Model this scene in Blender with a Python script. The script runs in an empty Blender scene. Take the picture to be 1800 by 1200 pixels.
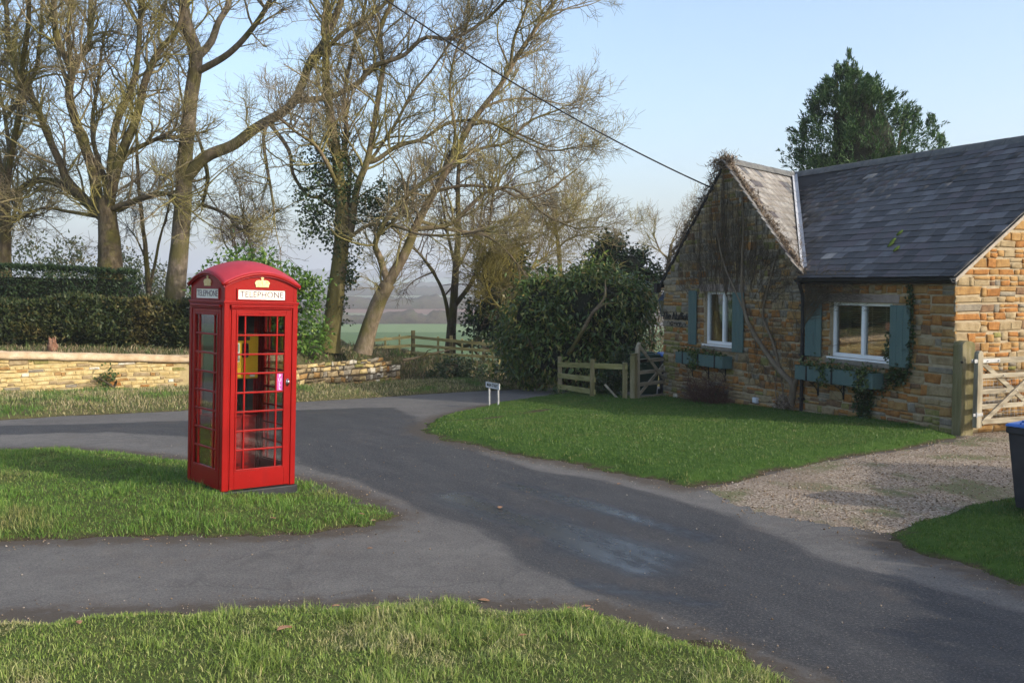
import bpy, math, random
import numpy as np
from mathutils import Vector, Matrix

# ------------------------------------------------------------------ camera, sky, sun, exposure
SC = bpy.context.scene
COL = SC.collection
FPX, CAMZ = 1750.0, 2.3
PITCH = math.atan(100 / FPX)
cam_d = bpy.data.cameras.new("camera")
cam_d.sensor_width = 36.0
cam_d.lens = 36.0 * FPX / 1800.0
cam_d.clip_start = 0.1
cam_d.clip_end = 20000.0
cam = bpy.data.objects.new("camera", cam_d)
COL.objects.link(cam)
cam.location = (0, 0, CAMZ)
cam.rotation_euler = (math.pi / 2 - PITCH, 0, 0)
SC.camera = cam

SUN_EL = math.radians(25.0)
SUN_AZ = math.radians(119.0)          # clockwise from +Y
SUN = Vector((math.sin(SUN_AZ) * math.cos(SUN_EL), math.cos(SUN_AZ) * math.cos(SUN_EL), math.sin(SUN_EL)))
world = bpy.data.worlds.new("World")
SC.world = world
world.use_nodes = True
wn = world.node_tree
bg = wn.nodes["Background"]
sky = wn.nodes.new("ShaderNodeTexSky")
sky.sky_type = 'NISHITA'
sky.sun_disc = False
sky.sun_elevation = SUN_EL
sky.sun_rotation = SUN_AZ
sky.altitude = 100
sky.air_density = 1.0
sky.dust_density = 3.2
sky.ozone_density = 2.0
wn.links.new(sky.outputs[0], bg.inputs[0])
bg.inputs[1].default_value = 0.14
sun_d = bpy.data.lights.new("sun", 'SUN')
sun_d.energy = 2.1
sun_d.angle = math.radians(0.6)
sun_d.color = (1.0, 0.93, 0.82)
sun = bpy.data.objects.new("sun", sun_d)
COL.objects.link(sun)
sun.location = (30, -15, 30)
sun.rotation_euler = SUN.to_track_quat('Z', 'Y').to_euler()
SC.view_settings.view_transform = 'Standard'
SC.view_settings.look = 'None'
SC.view_settings.exposure = 1.22
SC.view_settings.gamma = 1.0
SC.view_settings.use_curve_mapping = False
SC.render.engine = 'CYCLES'
SC.cycles.use_denoising = True
SC.cycles.max_bounces = 8
SC.cycles.transparent_max_bounces = 16
SC.cycles.volume_bounces = 0

HAZE = 0.0006
rng = np.random.default_rng(7)
random.seed(7)

# ------------------------------------------------------------------ geometry helpers
def ray(px, py):
    a = (px - 900) / FPX
    b = (600 - py) / FPX
    return np.array([a, math.cos(PITCH) + b * math.sin(PITCH), -math.sin(PITCH) + b * math.cos(PITCH)])

def sp(t, k):
    return k * np.log1p(np.exp(np.clip(np.asarray(t, float) / k, -40, 40)))

def ss(a, b, t):
    t = np.clip((np.asarray(t, float) - a) / (b - a), 0, 1)
    return t * t * (3 - 2 * t)

def tz(x, y):
    """height of the terrain"""
    return -0.05 * (sp(y - 14.5, 1.0) - sp(np.asarray(y, float) - 36, 2.0)) - 13 * ss(36, 220, y)

def gp(px, py, dz=0.0):
    """the point of the ground that a point of the photograph shows"""
    d = ray(px, py)
    t = 6.0
    for _ in range(60):
        q = d * t
        t = 0.6 * (float(tz(q[0], q[1])) + dz - CAMZ) / d[2] + 0.4 * t
    q = d * t
    return np.array([q[0], q[1], CAMZ + q[2]])

def at(px, py, D):
    d = ray(px, py)
    t = D / d[1]
    return np.array([d[0] * t, D, CAMZ + d[2] * t])

def hash2(ix, iy, s=0):
    h = (ix.astype(np.int64) * 374761393 + iy.astype(np.int64) * 668265263 + s * 982451653) & 0x7fffffff
    h = ((h ^ (h >> 13)) * 1274126177) & 0x7fffffff
    return ((h ^ (h >> 16)) & 0xffff) / 65535.0

def vnoise(x, y, s=0):
    x = np.asarray(x, float); y = np.asarray(y, float)
    ix = np.floor(x); iy = np.floor(y)
    fx = x - ix; fy = y - iy
    fx = fx * fx * (3 - 2 * fx); fy = fy * fy * (3 - 2 * fy)
    a = hash2(ix, iy, s); b = hash2(ix + 1, iy, s); c = hash2(ix, iy + 1, s); d = hash2(ix + 1, iy + 1, s)
    return (a * (1 - fx) + b * fx) * (1 - fy) + (c * (1 - fx) + d * fx) * fy

def fbm(x, y, o=4, s=0):
    v = 0; a = 0.5
    for k in range(o):
        v = v + a * vnoise(np.asarray(x) * 2 ** k, np.asarray(y) * 2 ** k, s + k)
        a *= 0.5
    return v

def sdist(X, Y, poly):
    """signed distance to a polygon, positive inside"""
    P = np.asarray(poly, float)
    Q = np.roll(P, -1, 0)
    best = np.full(X.shape, 1e9)
    inside = np.zeros(X.shape, bool)
    for (ax, ay), (bx, by) in zip(P, Q):
        dx, dy = bx - ax, by - ay
        t = np.clip(((X - ax) * dx + (Y - ay) * dy) / (dx * dx + dy * dy + 1e-12), 0, 1)
        best = np.minimum(best, np.hypot(X - ax - t * dx, Y - ay - t * dy))
        c = ((ay > Y) != (by > Y)) & (X < (bx - ax) * (Y - ay) / (by - ay + 1e-12) + ax)
        inside ^= c
    return np.where(inside, best, -best)

def catmull(P, n):
    P = np.asarray(P, float)
    if len(P) < 3:
        t = np.linspace(0, 1, n)[:, None]
        return P[0] * (1 - t) + P[-1] * t
    E = np.vstack([2 * P[0] - P[1], P, 2 * P[-1] - P[-2]])
    s = np.linspace(0, len(P) - 1 - 1e-6, n)
    i = s.astype(int); f = (s - i)[:, None]
    a, b, c, d = E[i], E[i + 1], E[i + 2], E[i + 3]
    return 0.5 * (2 * b + (c - a) * f + (2 * a - 5 * b + 4 * c - d) * f ** 2 + (3 * b - a - 3 * c + d) * f ** 3)

# ------------------------------------------------------------------ object helpers
def put(o, parent):
    if parent is not None:
        o.parent = parent
        o.matrix_parent_inverse = PINV[parent.name]

PINV = {}

def link(o, parent=None):
    COL.objects.link(o)
    put(o, parent)
    return o

def meta(o, label=None, cat=None, group=None, kind=None):
    if label: o["label"] = label
    if cat: o["category"] = cat
    if group: o["group"] = group
    if kind: o["kind"] = kind
    return o

def thing(name, loc, label, cat, group=None, rot=None):
    o = bpy.data.objects.new(name, None)
    o.empty_display_size = 0.2
    COL.objects.link(o)
    M4 = Matrix.Translation(Vector(loc))
    o.location = Vector(loc)
    if rot is not None:
        o.rotation_euler = rot.to_euler()
        M4 = M4 @ rot.to_4x4()
    PINV[o.name] = M4.inverted()
    return meta(o, label, cat, group)

IDENT = Matrix.Identity(4)

def local_thing(*a, **k):
    """a thing whose parts are built in its own coordinates"""
    o = thing(*a, **k)
    PINV[o.name] = IDENT
    return o

def np_mesh(name, V, Fc, mats, parent=None, smooth=False, midx=None, attrs=None, kind=None):
    """V (n,3), Fc (m,k) -> one mesh object"""
    V = np.ascontiguousarray(V, np.float32)
    Fc = np.ascontiguousarray(Fc, np.int32)
    me = bpy.data.meshes.new(name)
    n, (m, k) = len(V), Fc.shape
    me.vertices.add(n)
    me.vertices.foreach_set("co", V.ravel())
    me.loops.add(m * k)
    me.loops.foreach_set("vertex_index", Fc.ravel())
    me.polygons.add(m)
    me.polygons.foreach_set("loop_start", np.arange(0, m * k, k, dtype=np.int32))
    if midx is not None:
        me.polygons.foreach_set("material_index", np.ascontiguousarray(midx, np.int32))
    if smooth:
        me.polygons.foreach_set("use_smooth", np.ones(m, bool))
    for mt in (mats if isinstance(mats, (list, tuple)) else [mats]):
        me.materials.append(mt)
    for an, av in (attrs or {}).items():
        a = me.attributes.new(an, 'FLOAT', 'POINT')
        a.data.foreach_set("value", np.ascontiguousarray(av, np.float32))
    me.update(calc_edges=True)
    me.validate()
    o = bpy.data.objects.new(name, me)
    link(o, parent)
    if kind: o["kind"] = kind
    PINV.setdefault(o.name, o.matrix_parent_inverse.copy() if parent is not None else IDENT)
    return o

class MB:
    """collects simple solids into one mesh"""
    def __init__(self):
        self.v = []; self.f = []; self.m = []
    def add(self, vs, fs, mi=0):
        b = len(self.v)
        self.v += [tuple(map(float, q)) for q in vs]
        self.f += [tuple(b + i for i in q) for q in fs]
        self.m += [mi] * len(fs)
        return self
    def box(self, c, s, R=None, mi=0):
        c = np.asarray(c, float); h = np.asarray(s, float) / 2
        P = np.array([[x, y, z] for z in (-1, 1) for y in (-1, 1) for x in (-1, 1)]) * h
        if R is not None: P = P @ np.asarray(R).T
        return self.add(P + c, [(0, 2, 3, 1), (4, 5, 7, 6), (0, 1, 5, 4), (2, 6, 7, 3), (0, 4, 6, 2), (1, 3, 7, 5)], mi)
    def bx(self, a, b, mi=0):
        a = np.asarray(a, float); b = np.asarray(b, float)
        return self.box((a + b) / 2, np.abs(b - a), None, mi)
    def beam(self, p0, p1, w, h, up=(0, 0, 1), mi=0, ext=0.0):
        p0 = np.asarray(p0, float); p1 = np.asarray(p1, float)
        t = p1 - p0; L = np.linalg.norm(t); t /= L
        u = np.cross(t, up); u /= np.linalg.norm(u) + 1e-9
        w2 = np.cross(u, t)
        return self.box((p0 + p1) / 2, (L + 2 * ext, w, h), np.column_stack([t, u, w2]), mi)
    def tube(self, pts, r, n=8, mi=0, cap=True):
        P = np.asarray(pts, float)
        r = np.broadcast_to(np.asarray(r, float), (len(P),))
        T = np.gradient(P, axis=0)
        T /= np.linalg.norm(T, axis=1)[:, None] + 1e-9
        ref = np.array([0.3, 0.2, 0.93]) if abs(T[:, 2].mean()) < 0.8 else np.array([0.95, 0.3, 0.05])
        U = np.cross(T, ref); U /= np.linalg.norm(U, axis=1)[:, None] + 1e-9
        W = np.cross(T, U)
        an = np.arange(n) * 2 * math.pi / n
        V = P[:, None] + r[:, None, None] * (np.cos(an)[None, :, None] * U[:, None] + np.sin(an)[None, :, None] * W[:, None])
        fs = []
        for i in range(len(P) - 1):
            for j in range(n):
                k = (j + 1) % n
                fs.append((i * n + j, i * n + k, (i + 1) * n + k, (i + 1) * n + j))
        if cap:
            fs.append(tuple(range(n - 1, -1, -1)))
            fs.append(tuple((len(P) - 1) * n + j for j in range(n)))
        return self.add(V.reshape(-1, 3), fs, mi)
    def lathe(self, c, prof, n=16, mi=0):
        an = np.arange(n) * 2 * math.pi / n
        V = []
        for r, z in prof:
            V += [(c[0] + r * math.cos(a), c[1] + r * math.sin(a), c[2] + z) for a in an]
        fs = []
        for i in range(len(prof) - 1):
            for j in range(n):
                k = (j + 1) % n
                fs.append((i * n + j, i * n + k, (i + 1) * n + k, (i + 1) * n + j))
        fs.append(tuple(range(n - 1, -1, -1)))
        fs.append(tuple((len(prof) - 1) * n + j for j in range(n)))
        return self.add(V, fs, mi)
    def prism(self, outline, O, X, Y, depth, mi=0):
        """outline in the X,Y plane at O, pushed out by depth along X x Y"""
        O, X, Y = (np.asarray(q, float) for q in (O, X, Y))
        N = np.cross(X, Y); N /= np.linalg.norm(N)
        n = len(outline)
        A = [O + X * a + Y * b for a, b in outline]
        B = [q + N * depth for q in A]
        fs = [tuple(range(n - 1, -1, -1)), tuple(range(n, 2 * n))]
        fs += [(i, (i + 1) % n, n + (i + 1) % n, n + i) for i in range(n)]
        return self.add(A + B, fs, mi)
    def build(self, name, mats, parent=None, smooth=False, bevel=0.0, kind=None):
        me = bpy.data.meshes.new(name)
        me.from_pydata(self.v, [], self.f)
        for mt in (mats if isinstance(mats, (list, tuple)) else [mats]):
            me.materials.append(mt)
        me.polygons.foreach_set("material_index", self.m)
        if smooth: me.polygons.foreach_set("use_smooth", [True] * len(self.f))
        me.update()
        o = bpy.data.objects.new(name, me)
        link(o, parent)
        if kind: o["kind"] = kind
        PINV.setdefault(o.name, (o.matrix_parent_inverse.copy() if parent is not None else IDENT))
        if bevel:
            b = o.modifiers.new("bevel", 'BEVEL')
            b.width = bevel; b.segments = 2; b.limit_method = 'ANGLE'
        return o

def sub(o):
    """lets a part carry sub-parts built in the same coordinates"""
    PINV[o.name] = IDENT
    return o

def text_obj(name, body, size, mat, parent, M4, depth=0.002, shear=0.0, sx=1.0, bold=0.0):
    cu = bpy.data.curves.new(name, 'FONT')
    cu.body = body
    cu.size = size
    cu.align_x = 'CENTER'; cu.align_y = 'CENTER'
    cu.extrude = depth
    cu.shear = shear
    cu.offset = bold
    cu.resolution_u = 3
    t = bpy.data.objects.new(name, cu)
    COL.objects.link(t)
    bpy.context.view_layer.update()
    me = bpy.data.meshes.new_from_object(t.evaluated_get(bpy.context.evaluated_depsgraph_get()))
    bpy.data.objects.remove(t)
    bpy.data.curves.remove(cu)
    me.transform(M4 @ Matrix.Diagonal((sx, 1, 1, 1)))
    me.materials.clear(); me.materials.append(mat)
    o = bpy.data.objects.new(name, me)
    return link(o, parent)

def frame4(O, X, Y, Z):
    m = Matrix.Identity(4)
    for i, a in enumerate((X, Y, Z, O)):
        for j in range(3): m[j][i] = float(a[j])
    return m

# ------------------------------------------------------------------ materials
def new_mat(name):
    m = bpy.data.materials.new(name)
    m.use_nodes = True
    nt = m.node_tree
    return m, nt, nt.nodes["Principled BSDF"]

def nd(nt, t, **kw):
    n = nt.nodes.new(t)
    for k, v in kw.items():
        if k.startswith("i_"):
            n.inputs[k[2:].replace("_", " ")].default_value = v
        else:
            setattr(n, k, v)
    return n

def ramp(nt, fac, cols, pos=None):
    r = nt.nodes.new("ShaderNodeValToRGB")
    e = r.color_ramp.elements
    pos = pos or [i / (len(cols) - 1) for i in range(len(cols))]
    while len(e) < len(cols): e.new(0.5)
    for q, c, p in zip(e, cols, pos):
        q.position = p; q.color = (*c, 1)
    nt.links.new(fac, r.inputs[0])
    return r.outputs[0]

def noise(nt, scale, detail=5, rough=0.6, dist=0.0, stretch=None, off=(0, 0, 0), rotz=0.0):
    g = nt.nodes.new("ShaderNodeNewGeometry")
    src = g.outputs["Position"]
    if rotz:
        m0 = nt.nodes.new("ShaderNodeMapping"); m0.inputs["Rotation"].default_value = (0, 0, rotz)
        nt.links.new(src, m0.inputs[0]); src = m0.outputs[0]
    if stretch or off != (0, 0, 0):
        mp = nt.nodes.new("ShaderNodeMapping")
        if stretch: mp.inputs["Scale"].default_value = stretch
        mp.inputs["Location"].default_value = off
        nt.links.new(src, mp.inputs[0]); src = mp.outputs[0]
    n = nd(nt, "ShaderNodeTexNoise")
    n.inputs["Scale"].default_value = scale
    n.inputs["Detail"].default_value = detail
    n.inputs["Roughness"].default_value = rough
    n.inputs["Distortion"].default_value = dist
    nt.links.new(src, n.inputs["Vector"])
    return n.outputs["Fac"]

def mixc(nt, fac, a, b, mode='MIX'):
    m = nt.nodes.new("ShaderNodeMix"); m.data_type = 'RGBA'; m.blend_type = mode
    for s, v in ((m.inputs[0], fac), (m.inputs[6], a), (m.inputs[7], b)):
        if isinstance(v, (int, float)): s.default_value = v
        elif isinstance(v, tuple): s.default_value = (*v, 1)
        else: nt.links.new(v, s)
    return m.outputs[2]

def math_n(nt, op, a, b=0.0, c=0.0, clamp=False):
    m = nt.nodes.new("ShaderNodeMath"); m.operation = op; m.use_clamp = clamp
    for s, v in zip(m.inputs, (a, b, c)):
        if isinstance(v, (int, float)): s.default_value = v
        else: nt.links.new(v, s)
    return m.outputs[0]

def maprange(nt, v, a, b, c=0.0, d=1.0):
    m = nt.nodes.new("ShaderNodeMapRange"); m.clamp = True
    m.interpolation_type = 'SMOOTHSTEP'
    nt.links.new(v, m.inputs[0])
    for i, q in zip((1, 2, 3, 4), (a, b, c, d)): m.inputs[i].default_value = q
    return m.outputs[0]

def bump(nt, bsdf, h, strength=0.4, dist=0.02):
    b = nt.nodes.new("ShaderNodeBump")
    b.inputs["Strength"].default_value = strength
    b.inputs["Distance"].default_value = dist
    nt.links.new(h, b.inputs["Height"])
    nt.links.new(b.outputs[0], bsdf.inputs["Normal"])

def simple(name, cols, scale=6, rough=0.75, bs=40, bstr=0.35, bdist=0.01, spec=0.3, metal=0.0, stretch=None, pos=None, fine=None, island=0.0, coat=0.0):
    """colour from noise between the given tones, fine relief from a second noise"""
    m, nt, b = new_mat(name)
    f = noise(nt, scale, 6, 0.65, 0.2, stretch)
    c = ramp(nt, maprange(nt, f, 0.28, 0.72), cols, pos)
    if fine:
        f2 = noise(nt, bs, 4, 0.7)
        c = mixc(nt, maprange(nt, f2, 0.52, 0.7), c, fine)
    if island:
        g = nt.nodes.new("ShaderNodeNewGeometry")
        v = math_n(nt, 'MULTIPLY_ADD', g.outputs["Random Per Island"], 2 * island, 1 - island)
        hs = nt.nodes.new("ShaderNodeHueSaturation")
        nt.links.new(v, hs.inputs["Value"]); nt.links.new(c, hs.inputs["Color"])
        c = hs.outputs[0]
    nt.links.new(c, b.inputs["Base Color"])
    b.inputs["Roughness"].default_value = rough
    b.inputs["Specular IOR Level"].default_value = spec
    b.inputs["Metallic"].default_value = metal
    b.inputs["Coat Weight"].default_value = coat
    if bstr:
        bump(nt, b, noise(nt, bs, 5, 0.7, 0.0, stretch), bstr, bdist)
    return m

def leafy(name, cols, pos=None, rough=0.5, trans=0.25, spec=0.35, patch=None, patch_scale=0.5, patch_range=(0.45, 0.65)):
    """one tone per blade or leaf (random per island), optionally with patches of another tone range"""
    m, nt, b = new_mat(name)
    g = nt.nodes.new("ShaderNodeNewGeometry")
    c = ramp(nt, g.outputs["Random Per Island"], cols, pos)
    if patch:
        pn = noise(nt, patch_scale, 4, 0.6)
        c2 = ramp(nt, g.outputs["Random Per Island"], patch)
        c = mixc(nt, maprange(nt, pn, *patch_range), c, c2)
    nt.links.new(c, b.inputs["Base Color"])
    b.inputs["Roughness"].default_value = rough
    b.inputs["Specular IOR Level"].default_value = spec
    tr = nt.nodes.new("ShaderNodeBsdfTranslucent")
    nt.links.new(c, tr.inputs[0])
    mx = nt.nodes.new("ShaderNodeMixShader")
    mx.inputs[0].default_value = trans
    nt.links.new(b.outputs[0], mx.inputs[1]); nt.links.new(tr.outputs[0], mx.inputs[2])
    nt.links.new(mx.outputs[0], nt.nodes["Material Output"].inputs[0])
    return m

def glass_mat(name, tint=(1, 1, 1), refl=1.0, rough=0.02):
    m = bpy.data.materials.new(name); m.use_nodes = True
    nt = m.node_tree
    nt.nodes.remove(nt.nodes["Principled BSDF"])
    t = nt.nodes.new("ShaderNodeBsdfTransparent"); t.inputs[0].default_value = (*tint, 1)
    g = nt.nodes.new("ShaderNodeBsdfGlossy"); g.inputs["Roughness"].default_value = rough
    fr = nt.nodes.new("ShaderNodeFresnel"); fr.inputs[0].default_value = 1.5
    k = math_n(nt, 'MULTIPLY', fr.outputs[0], refl, clamp=True)
    mx = nt.nodes.new("ShaderNodeMixShader")
    nt.links.new(k, mx.inputs[0]); nt.links.new(t.outputs[0], mx.inputs[1]); nt.links.new(g.outputs[0], mx.inputs[2])
    nt.links.new(mx.outputs[0], nt.nodes["Material Output"].inputs[0])
    return m

# ------------------------------------------------------------------ ground, roads, grass
SOIL = (0.045, 0.032, 0.02)

def ground_material():
    m, nt, b = new_mat("field_ground")
    g = nt.nodes.new("ShaderNodeNewGeometry")
    sx = nt.nodes.new("ShaderNodeSeparateXYZ"); nt.links.new(g.outputs["Position"], sx.inputs[0])
    wob = noise(nt, 0.004, 3, 0.5)
    yy = math_n(nt, 'MULTIPLY_ADD', wob, 160.0, math_n(nt, 'MULTIPLY_ADD', sx.outputs[0], 0.12, sx.outputs[1]))
    # fields: near pasture, bright winter wheat, hedged fields, plough, far fields
    k = maprange(nt, yy, 0.0, 5000.0); m_lin = k.node; m_lin.interpolation_type = 'LINEAR'
    G1, G2, WH, PL, PA, WD = (0.07, 0.12, 0.03), (0.09, 0.13, 0.04), (0.11, 0.17, 0.04), (0.16, 0.085, 0.055), (0.14, 0.15, 0.075), (0.06, 0.055, 0.045)
    far = nd(nt, "ShaderNodeTexVoronoi"); far.inputs["Scale"].default_value = 0.004
    nt.links.new(g.outputs["Position"], far.inputs["Vector"])
    sc = nt.nodes.new("ShaderNodeSeparateColor"); nt.links.new(far.outputs["Color"], sc.inputs[0])
    fc = ramp(nt, sc.outputs[0], [G2, PA, PL, G1, WH, WD])
    r = nt.nodes.new("ShaderNodeValToRGB"); r.color_ramp.interpolation = 'CONSTANT'
    stops = [(0.0, G1), (0.054, WH), (0.080, WD), (0.092, PA), (0.105, PL), (0.130, WD), (0.165, PA), (0.20, G2)]
    e = r.color_ramp.elements
    while len(e) < len(stops): e.new(0.5)
    for q, (p, c) in zip(e, stops): q.position = p; q.color = (*c, 1)
    nt.links.new(k, r.inputs[0])
    c = mixc(nt, maprange(nt, sx.outputs[1], 900.0, 1400.0), r.outputs[0], fc)
    c = mixc(nt, 0.35, c, ramp(nt, noise(nt, 0.6, 6), [(0.5, 0.5, 0.45), (1.0, 1.0, 0.9)]), 'MULTIPLY')
    nt.links.new(c, b.inputs["Base Color"])
    b.inputs["Roughness"].default_value = 0.95
    return m

def grid_mesh(name, xs, ys, zf, mat, keep=None, attrs=None, smooth=True, kind="structure"):
    X, Y = np.meshgrid(xs, ys)
    Z = zf(X, Y)
    nx, ny = len(xs), len(ys)
    V = np.stack([X, Y, Z], -1).reshape(-1, 3)
    i, j = np.meshgrid(np.arange(nx - 1), np.arange(ny - 1))
    a = (j * nx + i).ravel()
    Fc = np.stack([a, a + 1, a + nx + 1, a + nx], 1)
    if keep is not None:
        K = keep(X, Y).ravel()
        Fc = Fc[K[Fc].any(1)]
        used = np.unique(Fc)
        mp = -np.ones(len(V), int); mp[used] = np.arange(len(used))
        V = V[used]; Fc = mp[Fc]
        at_ = {k: v.ravel()[used] for k, v in (attrs(X, Y) if attrs else {}).items()}
    else:
        at_ = {k: v.ravel() for k, v in (attrs(X, Y) if attrs else {}).items()}
    return np_mesh(name, V, Fc, mat, smooth=smooth, attrs=at_, kind=kind)

def ground_z(X, Y):
    far = ss(1300, 4200, Y) * (40 + 50 * fbm(X / 1500 + 3, Y / 2600, 3)) + ss(300, 900, Y) * 6 * fbm(X / 300, Y / 300, 3)
    near = -0.06 - 0.25 * ((Y < 34) & (X > -40) & (X < 30))
    return tz(X, Y) + far + near

gx = np.unique(np.concatenate([np.linspace(-6500, -300, 40), np.linspace(-300, 300, 61), np.linspace(300, 6500, 40)]))
gy = np.unique(np.concatenate([np.linspace(-300, 0, 8), np.linspace(0, 60, 31), np.linspace(60, 400, 35), np.linspace(400, 6500, 60)]))
grid_mesh("ground", gx, gy, ground_z, ground_material())

# where the verge behind the main road ends and the garden bank begins (x -> y)
BKX = [-40, -12.4, -8.7, -5.9, -4.4, -3.4, -1.2, 1.5, 8, 30]
BKY = [21.2, 24.0, 26.4, 26.9, 28.6, 30.4, 31.2, 31.6, 33, 36]
def back_y(x): return np.interp(x, BKX, BKY)

DARK_LANE = [gp(*q)[:2] for q in [(1900, 1420), (1560, 1260), (1300, 1140), (1120, 1075), (1010, 1040), (900, 990), (800, 930), (690, 880), (600, 845), (520, 812), (470, 790), (380, 772), (200, 760), (-300, 775), (-300, 752), (150, 745), (330, 738), (520, 720), (700, 715), (740, 735), (745, 760), (850, 792), (960, 822), (1090, 850), (1220, 885), (1330, 925), (1450, 975), (1620, 1020), (1900, 1110), (2300, 1250)]]
def wet_field(X, Y):
    w = np.zeros_like(X)
    for (x0, y0, x1, y1, wd, a) in ((800, 872, 1130, 1000, 0.32, 0.9), (950, 915, 1160, 980, 0.40, 0.85), (900, 850, 1240, 945, 0.22, 0.85), (1020, 1025, 1250, 1062, 0.2, 0.75), (1000, 960, 1150, 1000, 0.3, 0.8), (850, 820, 1000, 850, 0.18, 0.35), (640, 780, 800, 830, 0.2, 0.25)):
        p, q = gp(x0, y0)[:2], gp(x1, y1)[:2]
        d = q - p; t = np.clip(((X - p[0]) * d[0] + (Y - p[1]) * d[1]) / (d @ d), 0, 1)
        dd = np.hypot(X - p[0] - t * d[0], Y - p[1] - t * d[1])
        w = np.maximum(w, a * np.exp(-(dd / (wd * (0.6 + fbm(X * 2, Y * 2, 3)))) ** 2))
    return w

def road_attrs(X, Y):
    d = sdist(X, Y, DARK_LANE) + 0.5 * (fbm(X * 0.9, Y * 0.9, 4) - 0.45)
    g = np.maximum.reduce([np.exp(-np.maximum(0, -sdist(X, Y, P)) / 0.34) for P in (ISLAND, FRONT, LAWN, RIGHT_VERGE)])
    return {"dark": ss(-0.25, 0.35, d), "wet": wet_field(X, Y), "edge": g}

def road_material():
    m, nt, b = new_mat("asphalt")
    def att(n):
        a = nt.nodes.new("ShaderNodeAttribute"); a.attribute_name = n; return a.outputs["Fac"]
    big = noise(nt, 0.55, 5, 0.6)
    mid = noise(nt, 5.0, 7, 0.72)
    streak = noise(nt, 3.4, 7, 0.72, 0.0, stretch=(1.0, 0.2, 1.0), rotz=math.radians(-32))
    grit = noise(nt, 48, 6, 0.9)
    old = ramp(nt, maprange(nt, math_n(nt, 'MULTIPLY_ADD', mid, 0.5, math_n(nt, 'MULTIPLY', big, 0.5)), 0.32, 0.68), [(0.082, 0.076, 0.07), (0.108, 0.101, 0.093), (0.138, 0.129, 0.117)])
    new = ramp(nt, maprange(nt, streak, 0.32, 0.68), [(0.025, 0.025, 0.027), (0.033, 0.033, 0.034), (0.045, 0.044, 0.044)])
    dk = math_n(nt, 'ADD', att("dark"), math_n(nt, 'MULTIPLY_ADD', streak, 1.3, -0.66))
    c = mixc(nt, maprange(nt, dk, 0.25, 0.75), old, new)
    # worn stones showing, tar dots
    c = mixc(nt, math_n(nt, 'MULTIPLY', maprange(nt, grit, 0.52, 0.68), 0.8), c, (0.25, 0.23, 0.20))
    c = mixc(nt, math_n(nt, 'MULTIPLY', maprange(nt, grit, 0.49, 0.34), 0.85), c, (0.014, 0.014, 0.014))
    brown = maprange(nt, noise(nt, 1.1, 6, 0.7, off=(2, 4, 0)), 0.55, 0.7)
    c = mixc(nt, math_n(nt, 'MULTIPLY', brown, 0.3), c, (0.11, 0.085, 0.065))
    pale = maprange(nt, noise(nt, 1.6, 7, 0.7, 0.0, off=(5, 9, 0)), 0.60, 0.72)
    c = mixc(nt, math_n(nt, 'MULTIPLY', pale, 0.18), c, (0.19, 0.175, 0.15))
    vc = nd(nt, "ShaderNodeTexVoronoi"); vc.feature = 'DISTANCE_TO_EDGE'; vc.inputs["Scale"].default_value = 0.75
    gq = nt.nodes.new("ShaderNodeNewGeometry"); wv = nt.nodes.new("ShaderNodeVectorMath"); wv.operation = 'MULTIPLY_ADD'
    nz = nd(nt, "ShaderNodeTexNoise"); nz.inputs["Scale"].default_value = 2.5; nz.inputs["Detail"].default_value = 6
    nt.links.new(gq.outputs["Position"], nz.inputs["Vector"]); nt.links.new(nz.outputs["Color"], wv.inputs[0])
    wv.inputs[1].default_value = (0.6, 0.6, 0.0); nt.links.new(gq.outputs["Position"], wv.inputs[2]); nt.links.new(wv.outputs[0], vc.inputs["Vector"])
    crack = math_n(nt, 'MULTIPLY', maprange(nt, vc.outputs["Distance"], 0.022, 0.006), maprange(nt, noise(nt, 0.45, 3, 0.5, off=(7, 3, 0)), 0.50, 0.58))
    c = mixc(nt, math_n(nt, 'MULTIPLY', crack, 0.22), c, (0.02, 0.019, 0.018))
    # mud and moss at the grass edges
    ed = maprange(nt, math_n(nt, 'MULTIPLY', att("edge"), math_n(nt, 'MULTIPLY_ADD', mid, 2.2, -0.25)), 0.25, 0.65)
    c = mixc(nt, math_n(nt, 'MULTIPLY', ed, 0.85), c, ramp(nt, noise(nt, 30, 4, 0.8), [(0.03, 0.022, 0.014), (0.085, 0.063, 0.042)]))
    w = maprange(nt, math_n(nt, 'MULTIPLY', att("wet"), math_n(nt, 'MULTIPLY_ADD', streak, 1.6, 0.2)), 0.22, 1.0)
    c = mixc(nt, math_n(nt, 'MULTIPLY', w, 0.55), c, (0.016, 0.016, 0.017))
    nt.links.new(c, b.inputs["Base Color"])
    damp = math_n(nt, 'MULTIPLY', att("dark"), 0.18)
    r = math_n(nt, 'SUBTRACT', math_n(nt, 'SUBTRACT', 0.9, damp), math_n(nt, 'MULTIPLY', w, 0.56), clamp=True)
    nt.links.new(r, b.inputs["Roughness"])
    b.inputs["Specular IOR Level"].default_value = 0.35
    hb = math_n(nt, 'MULTIPLY_ADD', grit, 1.0, math_n(nt, 'MULTIPLY', noise(nt, 45, 4, 0.7), 0.8))
    bn = nt.nodes.new("ShaderNodeBump"); bn.inputs["Distance"].default_value = 0.008
    nt.links.new(math_n(nt, 'MULTIPLY_ADD', w, -0.7, 0.85), bn.inputs["Strength"])
    nt.links.new(hb, bn.inputs["Height"]); nt.links.new(bn.outputs[0], b.inputs["Normal"])
    return m

def pxpoly(pts): return [tuple(gp(*q)[:2]) for q in pts]

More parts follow.
